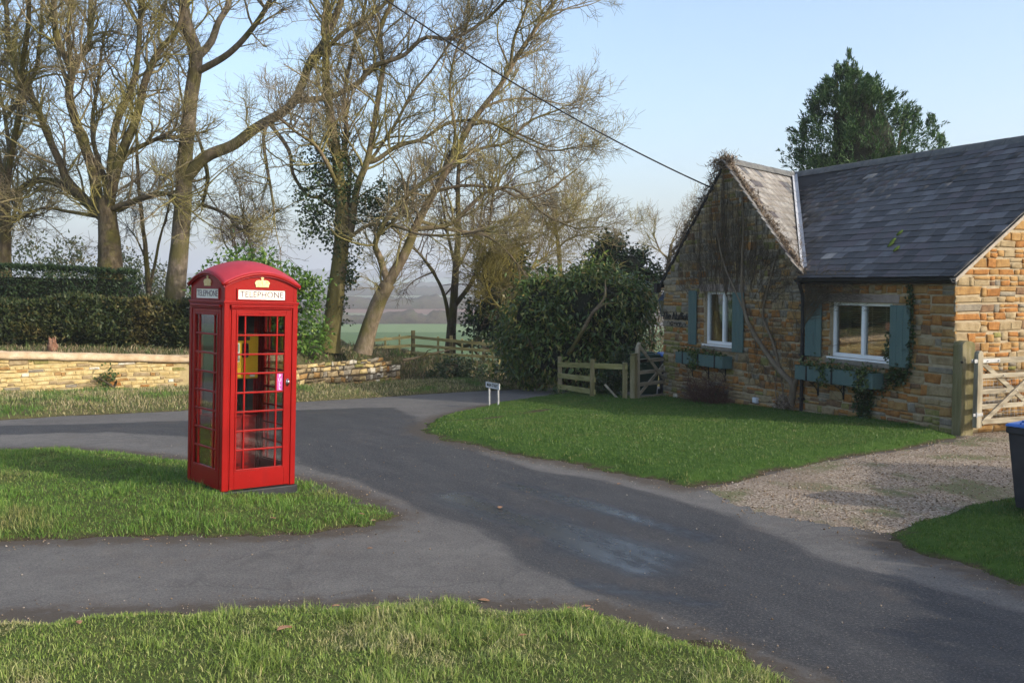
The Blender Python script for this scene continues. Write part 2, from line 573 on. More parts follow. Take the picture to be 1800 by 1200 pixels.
ISLAND = pxpoly([(-420, 800), (-200, 790), (0, 790), (110, 788), (210, 795), (300, 806), (400, 815), (520, 842), (560, 850), (620, 870), (665, 893), (690, 909), (650, 926), (540, 938), (400, 944), (200, 944), (0, 950), (-300, 960), (-520, 950)])
FRONT = pxpoly([(-420, 1100), (0, 1088), (250, 1080), (450, 1071), (700, 1062), (880, 1066), (1040, 1074), (1150, 1102), (1280, 1146), (1390, 1200), (1500, 1270), (1560, 1330)]) + [(1.2, 3.6), (-3.8, 3.4)]
LAWN = pxpoly([(738, 757), (744, 746), (780, 731), (840, 716), (905, 705), (955, 699), (985, 694), (1010, 691), (1060, 695), (1110, 700), (1165, 700), (1300, 712), (1420, 722), (1560, 742), (1650, 756), (1690, 770), (1610, 788), (1480, 806), (1370, 828), (1290, 849), (1200, 857), (1100, 833), (950, 806), (850, 787), (780, 773)])
RIGHT_VERGE = pxpoly([(1548, 948), (1600, 926), (1700, 888), (1800, 868), (2000, 842), (2300, 860), (2300, 1180), (1960, 1082), (1800, 1030), (1690, 993), (1600, 970)])
DRIVE = pxpoly([(1235, 858), (1290, 847), (1370, 826), (1480, 805), (1610, 786), (1690, 768), (1760, 752), (2000, 752), (2250, 800), (2300, 862), (2000, 846), (1800, 872), (1700, 892), (1600, 930), (1530, 938), (1430, 922), (1340, 905), (1270, 880)])

def verge_poly():
    f = [tuple(gp(*q)[:2]) for q in [(-700, 775), (0, 739), (100, 733), (200, 728), (330, 721), (520, 707), (610, 702), (700, 696), (800, 690), (880, 686), (960, 682)]]
    f += [(6, 30.2), (14, 31.5)]
    xs = np.linspace(14, -26, 24)
    return f + [(x, float(back_y(x)) + 0.35) for x in xs]
VERGE = verge_poly()

grid_mesh("road", np.arange(-24, 17.01, 0.14), np.arange(2.6, 35, 0.14), lambda X, Y: tz(X, Y) + 0.012 * (fbm(X * 0.8, Y * 0.8, 3) - 0.5), road_material(), keep=lambda X, Y: Y < back_y(X) + 0.2, attrs=road_attrs)

def patch_height(P, h, ramp_w, sd_noise, bumpy):
    def f(X, Y):
        d = sdist(X, Y, P) + sd_noise * (fbm(X * 1.9 + 11, Y * 1.9, 3, 5) - 0.45) + 0.30 * (fbm(X * 6.5, Y * 6.5, 3, 15) - 0.45)
        z = tz(X, Y) + h * ss(-0.02, ramp_w, d) + bumpy * (fbm(X * 1.3, Y * 1.3, 3, 9) - 0.45) * ss(0, 0.5, d)
        return np.where(d < 0, tz(X, Y) - 0.05 * ss(0, 0.12, -d), z), d
    return f

TRACK = [gp(780, 748)[:2], gp(860, 742)[:2], gp(930, 733)[:2], gp(1000, 721)[:2], gp(1065, 711)[:2]]
def track_dist(X, Y):
    b = np.full(np.shape(X), 9.0)
    for p, q in zip(TRACK, TRACK[1:]):
        d = q - p; t = np.clip(((X - p[0]) * d[0] + (Y - p[1]) * d[1]) / (d @ d), 0, 1)
        b = np.minimum(b, np.hypot(X - p[0] - t * d[0], Y - p[1] - t * d[1]))
    return b + 0.35 * (fbm(X * 1.6, Y * 1.6, 4, 77) - 0.45)

def soil_mat(name, grass_cols, edge_cols=((0.04, 0.03, 0.018), (0.075, 0.058, 0.035))):
    m, nt, b = new_mat(name)
    a = nt.nodes.new("ShaderNodeAttribute"); a.attribute_name = "depth"
    n1 = noise(nt, 7, 6, 0.7)
    g = ramp(nt, maprange(nt, n1, 0.3, 0.7), grass_cols)
    s = ramp(nt, maprange(nt, noise(nt, 25, 5, 0.7), 0.35, 0.65), list(edge_cols))
    k = maprange(nt, math_n(nt, 'ADD', a.outputs["Fac"], math_n(nt, 'MULTIPLY_ADD', n1, 0.3, -0.15)), 0.02, 0.16)
    nt.links.new(mixc(nt, k, s, g), b.inputs["Base Color"])
    b.inputs["Roughness"].default_value = 0.95
    b.inputs["Specular IOR Level"].default_value = 0.1
    bump(nt, b, noise(nt, 60, 4, 0.8), 0.8, 0.02)
    return m

def patch(name, P, res, hf, mat):
    A = np.array(P)
    xs = np.arange(A[:, 0].min() - 0.3, A[:, 0].max() + 0.3 + res, res)
    ys = np.arange(A[:, 1].min() - 0.3, A[:, 1].max() + 0.3 + res, res)
    return grid_mesh(name, xs, ys, lambda X, Y: hf(X, Y)[0], mat, keep=lambda X, Y: hf(X, Y)[1] > -0.16, attrs=lambda X, Y: {"depth": hf(X, Y)[1]})

def in_view(X, Y, m=90):
    px = 900 + X / np.maximum(Y, 0.5) * FPX
    return (px > -m) & (px < 1800 + m)

def blades(name, P, hf, density, hgt, wid, mat, lean=0.5, edge_fade=0.06, clump=0.0, view_cut=True, straw=None, dens_f=None, zoff=0.0):
    A = np.array(P)
    lo, hi = A.min(0), A.max(0)
    n = int((hi[0] - lo[0]) * (hi[1] - lo[1]) * density)
    X = rng.uniform(lo[0], hi[0], n); Y = rng.uniform(lo[1], hi[1], n)
    Z, d = hf(X, Y)
    k = d > 0.0
    k &= rng.random(n) < ss(-0.03, edge_fade, d) * 0.9 + 0.1
    if view_cut: k &= (in_view(X, Y, 120) | (in_view(X, Y, 900) & (rng.random(n) < 0.4))) & (Y > 4.6)
    if dens_f is not None: k &= rng.random(n) < dens_f(X, Y)
    X, Y, Z, d = X[k], Y[k], Z[k], d[k]
    n = len(X)
    cl = fbm(X * 2.6, Y * 2.6, 3, 21)
    H = rng.uniform(hgt[0], hgt[1], n) * (0.6 + clump * ss(0.4, 0.62, cl) + 0.5 * rng.random(n)) * (0.5 + 0.5 * ss(0, 0.2, d))
    W = rng.uniform(wid[0], wid[1], n)
    az = rng.uniform(0, 2 * math.pi, n)
    la = rng.uniform(0, 2 * math.pi, n)
    le = np.abs(rng.normal(0, lean, n)) * H
    ax = np.stack([np.cos(az), np.sin(az), np.zeros(n)], 1)
    lx = np.stack([np.cos(la), np.sin(la), np.zeros(n)], 1)
    base = np.stack([X, Y, Z - 0.008 + zoff], 1)
    up = np.array([0, 0, 1.0])
    mid = base + up * (H * 0.6)[:, None] + lx * (le * 0.35)[:, None]
    tip = base + up * (np.sqrt(np.maximum(H ** 2 - le ** 2 * 0.5, (H * 0.3) ** 2)))[:, None] + lx * le[:, None]
    w = ax * (W / 2)[:, None]
    V = np.stack([base - w, base + w, mid + w * 0.75, mid - w * 0.75, tip], 1).reshape(-1, 3)
    b = np.arange(n)[:, None] * 5
    Fc = np.concatenate([b + [0, 1, 2], b + [0, 2, 3], b + [3, 2, 4]])
    return np_mesh(name, V, Fc, mat, kind="stuff")

G_TUFT = leafy("grass_rough", [(0.115, 0.19, 0.026), (0.165, 0.25, 0.042), (0.225, 0.30, 0.062), (0.30, 0.34, 0.10), (0.48, 0.42, 0.20)], [0, 0.3, 0.62, 0.88, 1.0], patch=[(0.14, 0.19, 0.04), (0.28, 0.28, 0.10), (0.46, 0.40, 0.20), (0.56, 0.48, 0.28)], patch_scale=1.6, patch_range=(0.50, 0.68))
G_MID = leafy("grass_green", [(0.07, 0.15, 0.018), (0.105, 0.205, 0.028), (0.155, 0.255, 0.046), (0.28, 0.29, 0.09)], [0, 0.4, 0.85, 1.0], patch=[(0.09, 0.14, 0.025), (0.17, 0.19, 0.05), (0.33, 0.29, 0.12)], patch_scale=0.9, patch_range=(0.52, 0.7))
G_LAWN = leafy("grass_mown", [(0.045, 0.095, 0.012), (0.062, 0.125, 0.017), (0.088, 0.155, 0.026), (0.16, 0.17, 0.05)], [0, 0.45, 0.9, 1.0], patch=[(0.06, 0.11, 0.018), (0.09, 0.14, 0.028), (0.17, 0.16, 0.055)], patch_scale=1.3, patch_range=(0.48, 0.66))
G_STRAW = leafy("grass_winter", [(0.08, 0.13, 0.025), (0.14, 0.17, 0.045), (0.30, 0.25, 0.11), (0.40, 0.33, 0.18), (0.50, 0.42, 0.26)], [0, 0.32, 0.52, 0.8, 1.0], patch=[(0.06, 0.13, 0.018), (0.09, 0.18, 0.026), (0.13, 0.21, 0.04)], patch_scale=0.55, patch_range=(0.5, 0.62))
T_G = [(0.05, 0.07, 0.018), (0.09, 0.10, 0.03)]
T_L = [(0.035, 0.075, 0.012), (0.055, 0.10, 0.018)]
hf_island0 = patch_height(ISLAND, 0.06, 0.5, 0.36, 0.07)
def hf_island(X, Y):
    z, d = hf_island0(X, Y)
    return z + 0.085 * np.exp(-((X + 3.3) ** 2 + (Y - 10.45) ** 2) / 0.55) * (d > 0) - 0.06 * np.exp(-((X + 2.45) ** 2 + (Y - 10.7) ** 2) / 0.35) * (d > 0), d
hf_front = patch_height(FRONT, 0.08, 0.4, 0.34, 0.08)
hf_lawn = patch_height(LAWN, 0.085, 0.45, 0.42, 0.05)
hf_lawn0 = hf_lawn
def hf_lawn(X, Y):
    z, d = hf_lawn0(X, Y)
    return z, np.where(d > 0.02, np.minimum(d, 0.012 + 1.1 * np.maximum(track_dist(X, Y), 0)), d)
hf_right = patch_height(RIGHT_VERGE, 0.08, 0.5, 0.40, 0.05)
def hf_verge(X, Y):
    d = sdist(X, Y, VERGE) + 0.35 * (fbm(X * 1.4, Y * 1.4, 4, 31) - 0.47)
    h = 0.04 * ss(0, 0.3, d) + 0.16 * ss(0.3, 2.2, d) + 0.09 * fbm(X * 1.1, Y * 1.1, 3, 12) * ss(0.1, 0.6, d)
    return np.where(d < 0, tz(X, Y) - 0.05, tz(X, Y) + h), d
hf_drive = patch_height(DRIVE, 0.03, 0.5, 0.3, 0.02)

patch("grass_island", ISLAND, 0.1, hf_island, soil_mat("turf_island", T_G))
patch("grass_verge", FRONT, 0.09, hf_front, soil_mat("turf_front", T_G))
patch("lawn", LAWN, 0.12, hf_lawn, soil_mat("turf_lawn", T_L))
patch("grass_verge", RIGHT_VERGE, 0.12, hf_right, soil_mat("turf_right", T_L))
patch("road_verge", VERGE, 0.16, hf_verge, soil_mat("turf_verge", [(0.06, 0.07, 0.025), (0.13, 0.11, 0.05)]))

def lab(o, label, cat="grass"): return meta(o, label, cat)
lab(blades("grass", FRONT, hf_front, 4600, (0.022, 0.055), (0.003, 0.0065), G_TUFT, 1.1, clump=1.3, dens_f=lambda X, Y: 1 - 0.5 * ss(0.52, 0.66, fbm(X * 3.1, Y * 3.1, 3, 61))), "rough winter grass with straw tufts along the near edge of the lane")
lab(blades("grass", ISLAND, hf_island, 2200, (0.022, 0.055), (0.004, 0.008), G_MID, 1.0, clump=1.3, dens_f=lambda X, Y: 1 - 0.45 * ss(0.54, 0.68, fbm(X * 2.6, Y * 2.6, 3, 62))), "green grass on the island around the red telephone box")
lab(blades("grass", LAWN, hf_lawn, 930, (0.025, 0.045), (0.006, 0.011), G_LAWN, 0.45, clump=0.25), "short mown lawn in front of the stone cottage")
lab(blades("grass", RIGHT_VERGE, hf_right, 2200, (0.02, 0.042), (0.005, 0.009), G_LAWN, 0.45, clump=0.3), "mown grass under the blue lidded wheelie bin")
lab(blades("grass", VERGE, hf_verge, 430, (0.045, 0.12), (0.008, 0.016), G_STRAW, 0.8, clump=0.5, edge_fade=0.3), "straw and green verge grass at the foot of the roadside walls")

def gravel_mat():
    m, nt, b = new_mat("gravel_bed")
    v = nd(nt, "ShaderNodeTexVoronoi"); v.inputs["Scale"].default_value = 55
    g = nt.nodes.new("ShaderNodeNewGeometry"); nt.links.new(g.outputs["Position"], v.inputs["Vector"])
    sc = nt.nodes.new("ShaderNodeSeparateColor"); nt.links.new(v.outputs["Color"], sc.inputs[0])
    c = ramp(nt, sc.outputs[0], [(0.09, 0.062, 0.038), (0.18, 0.13, 0.085), (0.27, 0.21, 0.145), (0.38, 0.32, 0.25)])
    ms = maprange(nt, noise(nt, 0.8, 5, 0.6, off=(3, 1, 0)), 0.50, 0.60)
    c = mixc(nt, math_n(nt, 'MULTIPLY', ms, 0.8), c, (0.09, 0.10, 0.025))
    mud = maprange(nt, noise(nt, 0.5, 4, 0.6, off=(8, 2, 0)), 0.5, 0.65)
    c = mixc(nt, math_n(nt, 'MULTIPLY', mud, 0.5), c, (0.17, 0.125, 0.085))
    nt.links.new(c, b.inputs["Base Color"]); b.inputs["Roughness"].default_value = 0.95
    bump(nt, b, v.outputs["Distance"], 0.9, 0.012)
    return m
patch("gravel_drive", DRIVE, 0.12, hf_drive, gravel_mat())

def pebbles(name, P, hf, n0, size, mat, fade=0.3, dens=None):
    A = np.array(P); lo, hi = A.min(0), A.max(0)
    X = rng.uniform(lo[0], hi[0], n0); Y = rng.uniform(lo[1], hi[1], n0)
    Z, d = hf(X, Y)
    k = (rng.random(n0) < ss(-0.35, fade, d)) & in_view(X, Y, 60)
    if dens is not None: k &= rng.random(n0) < dens(X, Y)
    X, Y = X[k], Y[k]; Z = np.maximum(Z[k], tz(X, Y) + 0.003)
    n = len(X)
    s = rng.uniform(size[0], size[1], n) * rng.uniform(0.6, 1.3, n)
    base = np.array([[1, 0, 0], [0, 1, 0], [-1, 0, 0], [0, -1, 0], [0.1, 0, 0.7], [0, 0, -0.6]])
    J = base[None] * rng.uniform(0.6, 1.2, (n, 6, 1)) + rng.normal(0, 0.12, (n, 6, 3))
    a = rng.uniform(0, 6.28, n); ca, sa = np.cos(a)[:, None], np.sin(a)[:, None]
    J = np.stack([J[..., 0] * ca - J[..., 1] * sa * 0.8, J[..., 0] * sa + J[..., 1] * ca * 0.8, J[..., 2]], -1)
    V = J * s[:, None, None] * 0.5 + np.stack([X, Y, Z + s * 0.12], 1)[:, None]
    f = np.array([[0, 1, 4], [1, 2, 4], [2, 3, 4], [3, 0, 4], [1, 0, 5], [2, 1, 5], [3, 2, 5], [0, 3, 5]])
    Fc = (np.arange(n)[:, None, None] * 6 + f[None]).reshape(-1, 3)
    return np_mesh(name, V.reshape(-1, 3), Fc, mat, kind="stuff")
PEB = leafy("pebble", [(0.09, 0.062, 0.038), (0.18, 0.125, 0.078), (0.27, 0.21, 0.15), (0.22, 0.145, 0.08), (0.42, 0.37, 0.31)], rough=0.8, trans=0.0)
lab(pebbles("gravel", DRIVE, hf_drive, 16000, (0.016, 0.034), PEB), "loose buff gravel spread over the cottage drive", "gravel")
WPATH = pxpoly([(1080, 709), (1110, 702), (1150, 698), (1185, 700), (1170, 705), (1120, 711)])
lab(pebbles("gravel", WPATH, patch_height(WPATH, 0.06, 0.2, 0.1, 0.0), 2500, (0.02, 0.04), PEB, 0.05), "patch of pale gravel at the foot of the wicket gate", "gravel")
GRIT_P = pxpoly([(-100, 960), (700, 925), (560, 850), (700, 880), (1000, 1000), (1200, 1075), (1900, 1300), (1900, 1100), (1500, 960), (1200, 866), (950, 815), (760, 776), (700, 860), (690, 915), (1000, 1040), (600, 1060), (-100, 1085)])
lab(pebbles("grit", [tuple(q) for q in GRIT_P], lambda X, Y: (tz(X, Y) + 0.004, np.where(road_attrs(X, Y)["edge"] > 0.35, 1.0, np.where(rng.random(X.shape) < 0.10, 1.0, -1.0))), 9000, (0.008, 0.02), PEB), "loose grit scattered over the lane and along its edges", "grit")

# ------------------------------------------------------------------ stone pieces
STONES = [
    simple("stone_orange", [(0.19, 0.078, 0.017), (0.29, 0.128, 0.031), (0.35, 0.17, 0.052)], 9, 0.9, 45, 0.6, 0.012, fine=(0.13, 0.06, 0.025)),
    simple("stone_ochre", [(0.20, 0.105, 0.030), (0.29, 0.165, 0.053), (0.35, 0.215, 0.083)], 8, 0.9, 45, 0.6, 0.012, fine=(0.17, 0.11, 0.06)),
    simple("stone_buff", [(0.19, 0.135, 0.066), (0.27, 0.20, 0.105), (0.33, 0.26, 0.15)], 8, 0.9, 45, 0.6, 0.012, fine=(0.18, 0.14, 0.09)),
    simple("stone_grey", [(0.14, 0.118, 0.084), (0.21, 0.18, 0.132), (0.28, 0.245, 0.185)], 7, 0.9, 45, 0.6, 0.012, fine=(0.13, 0.115, 0.09)),
    simple("stone_brown", [(0.10, 0.055, 0.028), (0.17, 0.10, 0.05), (0.23, 0.145, 0.075)], 9, 0.9, 45, 0.6, 0.012, fine=(0.07, 0.045, 0.03)),
    simple("stone_mossy", [(0.12, 0.12, 0.03), (0.20, 0.18, 0.055), (0.29, 0.23, 0.10)], 10, 0.95, 45, 0.6, 0.012, fine=(0.08, 0.09, 0.02)),
    simple("stone_yellow", [(0.36, 0.26, 0.10), (0.48, 0.36, 0.16), (0.56, 0.45, 0.24)], 7, 0.9, 45, 0.5, 0.012, fine=(0.25, 0.2, 0.1)),
    simple("stone_pale", [(0.40, 0.35, 0.26), (0.52, 0.47, 0.37), (0.60, 0.56, 0.47)], 7, 0.9, 45, 0.5, 0.012, fine=(0.28, 0.24, 0.17)),
]
MORTAR = simple("lime_mortar", [(0.28, 0.222, 0.14), (0.38, 0.31, 0.205)], 12, 0.95, 80, 0.6, 0.008)
MORTAR_Y = simple("yellow_mortar", [(0.34, 0.26, 0.12), (0.45, 0.36, 0.19)], 9, 0.95, 80, 0.6, 0.008)

def stone_variants(k=9, seed=3, jit=.075, inset=.84):
    r = np.random.default_rng(seed)
    out = []
    f = [(0, 1, 5, 4), (1, 2, 6, 5), (2, 3, 7, 6), (3, 0, 4, 7), (4, 5, 9, 8), (5, 6, 10, 9), (6, 7, 11, 10), (7, 4, 8, 11), (8, 9, 10, 11)]
    for i in range(k):
        c = np.array([[-.5, -.5], [.5, -.5], [.5, .5], [-.5, .5]])
        j = r.uniform(-jit, jit, (4, 2))
        V = []
        for q, jj in zip(c, j): V.append((q[0] * .99 + jj[0], q[1] * .98 + jj[1], -1.0))
        for q, jj in zip(c, j): V.append((q[0] + jj[0], q[1] + jj[1] * 1.2, -0.32 + r.uniform(-.1, .1)))
        for q, jj in zip(c, j): V.append((q[0] * inset + jj[0] + r.uniform(-.03, .03), q[1] * (inset - .12) + jj[1], r.uniform(-.12, .12)))
        out.append((np.array(V), f))
    return out
SV = stone_variants()
SVR = stone_variants(9, 11, .13, .62)

def emit(parent, name, rest_name, pieces, variants, mats, limit=300, label_rest=None):
    """pieces: (centre, X, Y, Z axes scaled to the size, material, variant). The 300 largest in view become parts of their own."""
    def score(p):
        c = p[0]
        if c[1] < 1: return 0
        px = 900 + c[0] / c[1] * FPX
        a = np.linalg.norm(p[1]) * np.linalg.norm(p[2]) / (c @ c)
        return a if -40 < px < 1840 else a * 0.01
    order = sorted(range(len(pieces)), key=lambda i: -score(pieces[i]))
    meshes = []
    for i, (V, f) in enumerate(variants):
        me = bpy.data.meshes.new(name)
        me.from_pydata([tuple(q) for q in V], [], f)
        me.materials.append(mats[0]); me.update()
        meshes.append(me)
    for i in order[:limit]:
        c, X, Y, Z, mi, vi = pieces[i]
        o = bpy.data.objects.new(name, meshes[vi])
        link(o, parent)
        o.matrix_basis = frame4(c, X, Y, Z)
        o.material_slots[0].link = 'OBJECT'
        o.material_slots[0].material = mats[mi]
    rest = order[limit:]
    if rest:
        VV, FF, MM = [], [], []
        b = 0
        for i in rest:
            c, X, Y, Z, mi, vi = pieces[i]
            V, f = variants[vi]
            VV.append(V @ np.array([X, Y, Z]) + c)
            FF += [[b + k for k in q] for q in f]; MM += [mi] * len(f); b += len(V)
        o = np_mesh(rest_name, np.vstack(VV), np.array(FF), mats, parent, midx=MM, kind="stuff")

def fill_courses(u0, u1, snaps, holes, top, hr, lr, r, quoin=None, gap=0.012, split=0.16):
    """coursed rubble: list of (ua, ub, va, vb). top(u) is the upper limit, holes (ua,ub,va,vb)"""
    out = []
    snaps = sorted(snaps)
    cuts = [snaps[0]]
    for a, b in zip(snaps, snaps[1:]):
        n = max(1, round((b - a) / ((hr[0] + hr[1]) / 2)))
        w = r.uniform(hr[0], hr[1], n); w = np.cumsum(w) / w.sum() * (b - a) + a
        cuts += list(w)
    for va, vb in zip(cuts, cuts[1:]):
        vm = (va + vb) / 2
        ph = r.uniform(0, 99)
        us = np.linspace(u0, u1, 400)
        ok = np.array([top(u) >= vb - 0.25 * (vb - va) for u in us])
        if not ok.any(): continue
        lo, hi = us[ok].min(), us[ok].max()
        iv = [(lo, hi)]
        for (ha, hb, wa, wb) in holes:
            if wa - 1e-4 < vm < wb + 1e-4:
                iv = [q for (a, b) in iv for q in ((a, min(b, ha)), (max(a, hb), b)) if q[1] - q[0] > 0.03]
        for a, b in iv:
            u = a
            first = True
            while u < b - 0.02:
                l = r.uniform(lr[0], lr[1]) * (0.55 + 0.8 * r.random())
                if quoin and (u - u0 < 0.02):
                    l = quoin[0] if r.random() < 0.5 else quoin[1]
                if b - (u + l) < lr[0] * 0.55: l = b - u
                # now and then two thin stones make up one course
                if vb - va > 0.13 and r.random() < split and l < lr[1] * 1.1:
                    s = va + (vb - va) * r.uniform(0.4, 0.6)
                    out.append((u + gap / 2, u + l - gap / 2, va + gap / 2, s - gap / 2))
                    out.append((u + gap / 2, u + l - gap / 2, s + gap / 2, vb - gap / 2))
                else:
                    h_ = vb - va
                    w_ = 0.16 * h_ * (float(vnoise(np.array([u * 1.7 + ph]), np.array([ph]))[0]) - 0.5) * 2
                    out.append((u + gap / 2, u + l - gap / 2, va + gap / 2 + r.uniform(0, .10) * h_ + w_, vb - gap / 2 - r.uniform(0, .10) * h_ + w_))
                u += l
    return out

# ------------------------------------------------------------------ garden bank behind the roadside walls
def bank_h(X, Y):
    hx = np.interp(X, [-40, -12.5, -8, -5, -4.2, -3.3, -1.5, 1.5, 4, 12], [1.10, 1.08, 1.02, 1.02, 1.0, 0.75, 0.5, 0.45, 0.35, 0.3])
    d = Y - back_y(X)
    steep = np.interp(X, [-40, -6.2, -5.4, -3, 10], [0.02, 0.02, 1.3, 2.2, 3.0])
    z = tz(X, Y) + hx * ss(-0.25, steep + 0.05, d + 0.1) * (1 + 0.0 * X)
    z = z + 0.16 * (fbm(X * 0.9, Y * 0.9, 4, 44) - 0.45) * ss(0.2, 1.5, d)
    # the left garden is flat, retained by the wall
    flat = np.interp(X, [-40, -12.4, -8.7, -6.0], [0.52, 0.52, 0.36, 0.40])
    k = ss(-5.6, -6.4, X) if False else 1 - ss(-6.6, -5.8, X)
    z = z * (1 - k) + (flat + 0.05 * fbm(X, Y, 3, 8)) * k
    drop = ss(36, 44, Y)
    return z * (1 - drop) + (tz(X, Y) - 0.03) * drop
BANK_M = soil_mat("bank_earth", [(0.05, 0.055, 0.02), (0.10, 0.085, 0.045)], ((0.05, 0.04, 0.025), (0.10, 0.08, 0.05)))
grid_mesh("bank", np.arange(-34, 12, 0.2), np.arange(20.5, 46, 0.2), bank_h, BANK_M, keep=lambda X, Y: Y > back_y(X) + 0.16, attrs=lambda X, Y: {"depth": np.full_like(X, 0.3)})

BANK_P = [(-5.7, 27.3), (-4.4, 28.9), (-3.4, 30.6), (-1.2, 31.4), (1.5, 31.8), (6, 32.8), (6, 36), (-5.5, 36), (-24, 33), (-24, 23.2), (-12.4, 24.5), (-8.7, 26.8), (-6.2, 27.3)]
def hf_bank(X, Y): return bank_h(X, Y), sdist(X, Y, BANK_P)
BRUSH = leafy("bank_brush", [(0.05, 0.085, 0.02), (0.08, 0.12, 0.03), (0.16, 0.13, 0.06), (0.24, 0.18, 0.10), (0.34, 0.28, 0.18)], [0, 0.3, 0.5, 0.75, 1.0], patch=[(0.06, 0.13, 0.02), (0.09, 0.18, 0.03), (0.13, 0.20, 0.04)], patch_scale=0.6, patch_range=(0.55, 0.66))
lab(blades("undergrowth", BANK_P, hf_bank, 270, (0.07, 0.20), (0.012, 0.03), BRUSH, 1.0, clump=0.5, edge_fade=0.1), "tangled undergrowth on the earth bank above the broken stone wall", "undergrowth")

# ------------------------------------------------------------------ roadside walls of stone
def poly_along(x0, x1, step=0.05):
    xs = np.arange(x0, x1, step)
    ys = back_y(xs)
    s = np.concatenate([[0], np.cumsum(np.hypot(np.diff(xs), np.diff(ys)))])
    return xs, ys, s

def roadside_wall(name, x0, x1, top_f, label, mortar, pal, hr, lr, rest, seed, coping=None, gap=0.012, proud=0.05, ragged=0.0):
    r = np.random.default_rng(seed)
    xs, ys, s = poly_along(x0, x1)
    L = s[-1]
    P = lambda q: (float(np.interp(q, s, xs)), float(np.interp(q, s, ys)))
    mid = P(L / 2)
    t = thing(name, (mid[0], mid[1], float(tz(*mid))), label, "wall")
    def fr(q):
        a, b = P(max(0, q - 0.2)), P(min(L, q + 0.2))
        T = np.array([b[0] - a[0], b[1] - a[1], 0]); T /= np.linalg.norm(T)
        return T, np.array([T[1], -T[0], 0.0])           # along, outward (towards the road)
    # core
    mb = MB()
    st = np.linspace(0, L, max(8, int(L / 0.4)))
    for a, b in zip(st, st[1:]):
        pa, pb = np.array([*P(a), 0]), np.array([*P(b), 0])
        na, nb = fr(a)[1], fr(b)[1]
        za, zb = top_f(pa[0]) - ragged, top_f(pb[0]) - ragged
        ga, gb = float(tz(pa[0], pa[1])) - 0.4, float(tz(pb[0], pb[1])) - 0.4
        q = [pa * [1, 1, 0] + [0, 0, ga], pb * [1, 1, 0] + [0, 0, gb], pb * [1, 1, 0] + [0, 0, zb], pa * [1, 1, 0] + [0, 0, za]]
        bk = [q[0] - na * .35, q[1] - nb * .35, q[2] - nb * .35, q[3] - na * .35]
        mb.add(q + bk, [(0, 1, 2, 3), (3, 2, 6, 7), (5, 4, 7, 6)])
    mb.build("core", mortar, t)
    base = min(float(tz(*P(q))) for q in st) - 0.12
    hi = max(top_f(P(q)[0]) for q in st)
    rects = fill_courses(0, L, [base, hi + 0.02], [], lambda u: top_f(P(u)[0]) + r.uniform(-ragged, ragged), hr, lr, r, gap=gap)
    pieces = []
    for ua, ub, va, vb in rects:
        um = (ua + ub) / 2; T, N = fr(um); p = P(um)
        if vb < float(tz(*p)) - 0.1: continue
        depth = 0.06
        c = np.array([p[0], p[1], (va + vb) / 2 + r.uniform(-.006, .006)]) + N * (0.013 + proud * r.uniform(0.35, 1.0))
        tilt = r.normal(0, 0.03 if ragged == 0 else 0.07)
        X = T * math.cos(tilt) + np.array([0, 0, math.sin(tilt)]); Y = np.array([0, 0, math.cos(tilt)]) - T * math.sin(tilt)
        h01 = (va - base) / (hi - base)
        w = pal(h01, um / L)
        pieces.append((c, X * (ub - ua), Y * (vb - va), N * depth, int(r.choice(8, p=np.array(w) / sum(w))), int(r.integers(len(SV)))))
    emit(t, "stone", rest, pieces, SVR if ragged else SV, STONES)
    if coping:
        mb = MB()
        st = np.linspace(0, L, int(L / 0.25))
        prof = [(0.09, -0.07), (0.10, 0.0), (0.06, 0.07), (-0.05, 0.115), (-0.2, 0.12), (-0.36, 0.08), (-0.42, -0.02), (-0.40, -0.07)]
        V, f = [], []
        for k, q in enumerate(st):
            p = P(q); N = fr(q)[1]
            for (a, b) in prof:
                V.append((p[0] + N[0] * a, p[1] + N[1] * a, top_f(p[0]) + b + 0.012 * math.sin(q * 7.3) * math.sin(q * 2.1)))
        n = len(prof)
        for k in range(len(st) - 1):
            for j in range(n):
                f.append((k * n + j, (k + 1) * n + j, (k + 1) * n + (j + 1) % n, k * n + (j + 1) % n))
        mb.add(V, f)
        mb.build("coping", coping, t, smooth=True)
    return t

COPE = simple("wall_coping", [(0.36, 0.25, 0.14), (0.46, 0.34, 0.21), (0.54, 0.43, 0.29)], 3, 0.95, 50, 0.5, 0.01, fine=(0.28, 0.2, 0.12))
wall_top = lambda x: float(np.interp(x, [-24, -12.4, -8.66, -5.9], [0.62, 0.58, 0.30, 0.28]))
roadside_wall("garden_wall", -23.5, -6.0, wall_top, "long yellow stone garden wall with rounded sandy coping below the hedges", MORTAR_Y,
              lambda h, u: [0.12 * (h < .35) + .02, 0.6, 1.0, 0.10, 0.45 * (h < .3) + .02, 0.2 * (h > .5), 3.4, 0.22], (0.08, 0.17), (0.12, 0.40), "small_stones", 5, COPE, proud=0.02)
dry_top = lambda x: float(np.interp(x, [-6, -5.2, -4.4, -4.0, -3.55, -3.2], [0.10, 0.12, 0.06, 0.16, -0.12, -0.3]))
roadside_wall("dry_stone_wall", -6.0, -3.4, dry_top, "broken pale dry stone wall holding up the bank under the two trees", simple("wall_core_earth", [(0.06, 0.045, 0.028), (0.10, 0.075, 0.045)], 9, 0.95),  # dark earth core behind the stones
              lambda h, u: [0.06, 0.45, 1.8, 1.2, 0.1 * (h < .3), 0.35, 0.7, 0.9], (0.09, 0.20), (0.10, 0.32), "small_stones", 8, None, gap=0.02, proud=0.06, ragged=0.05)

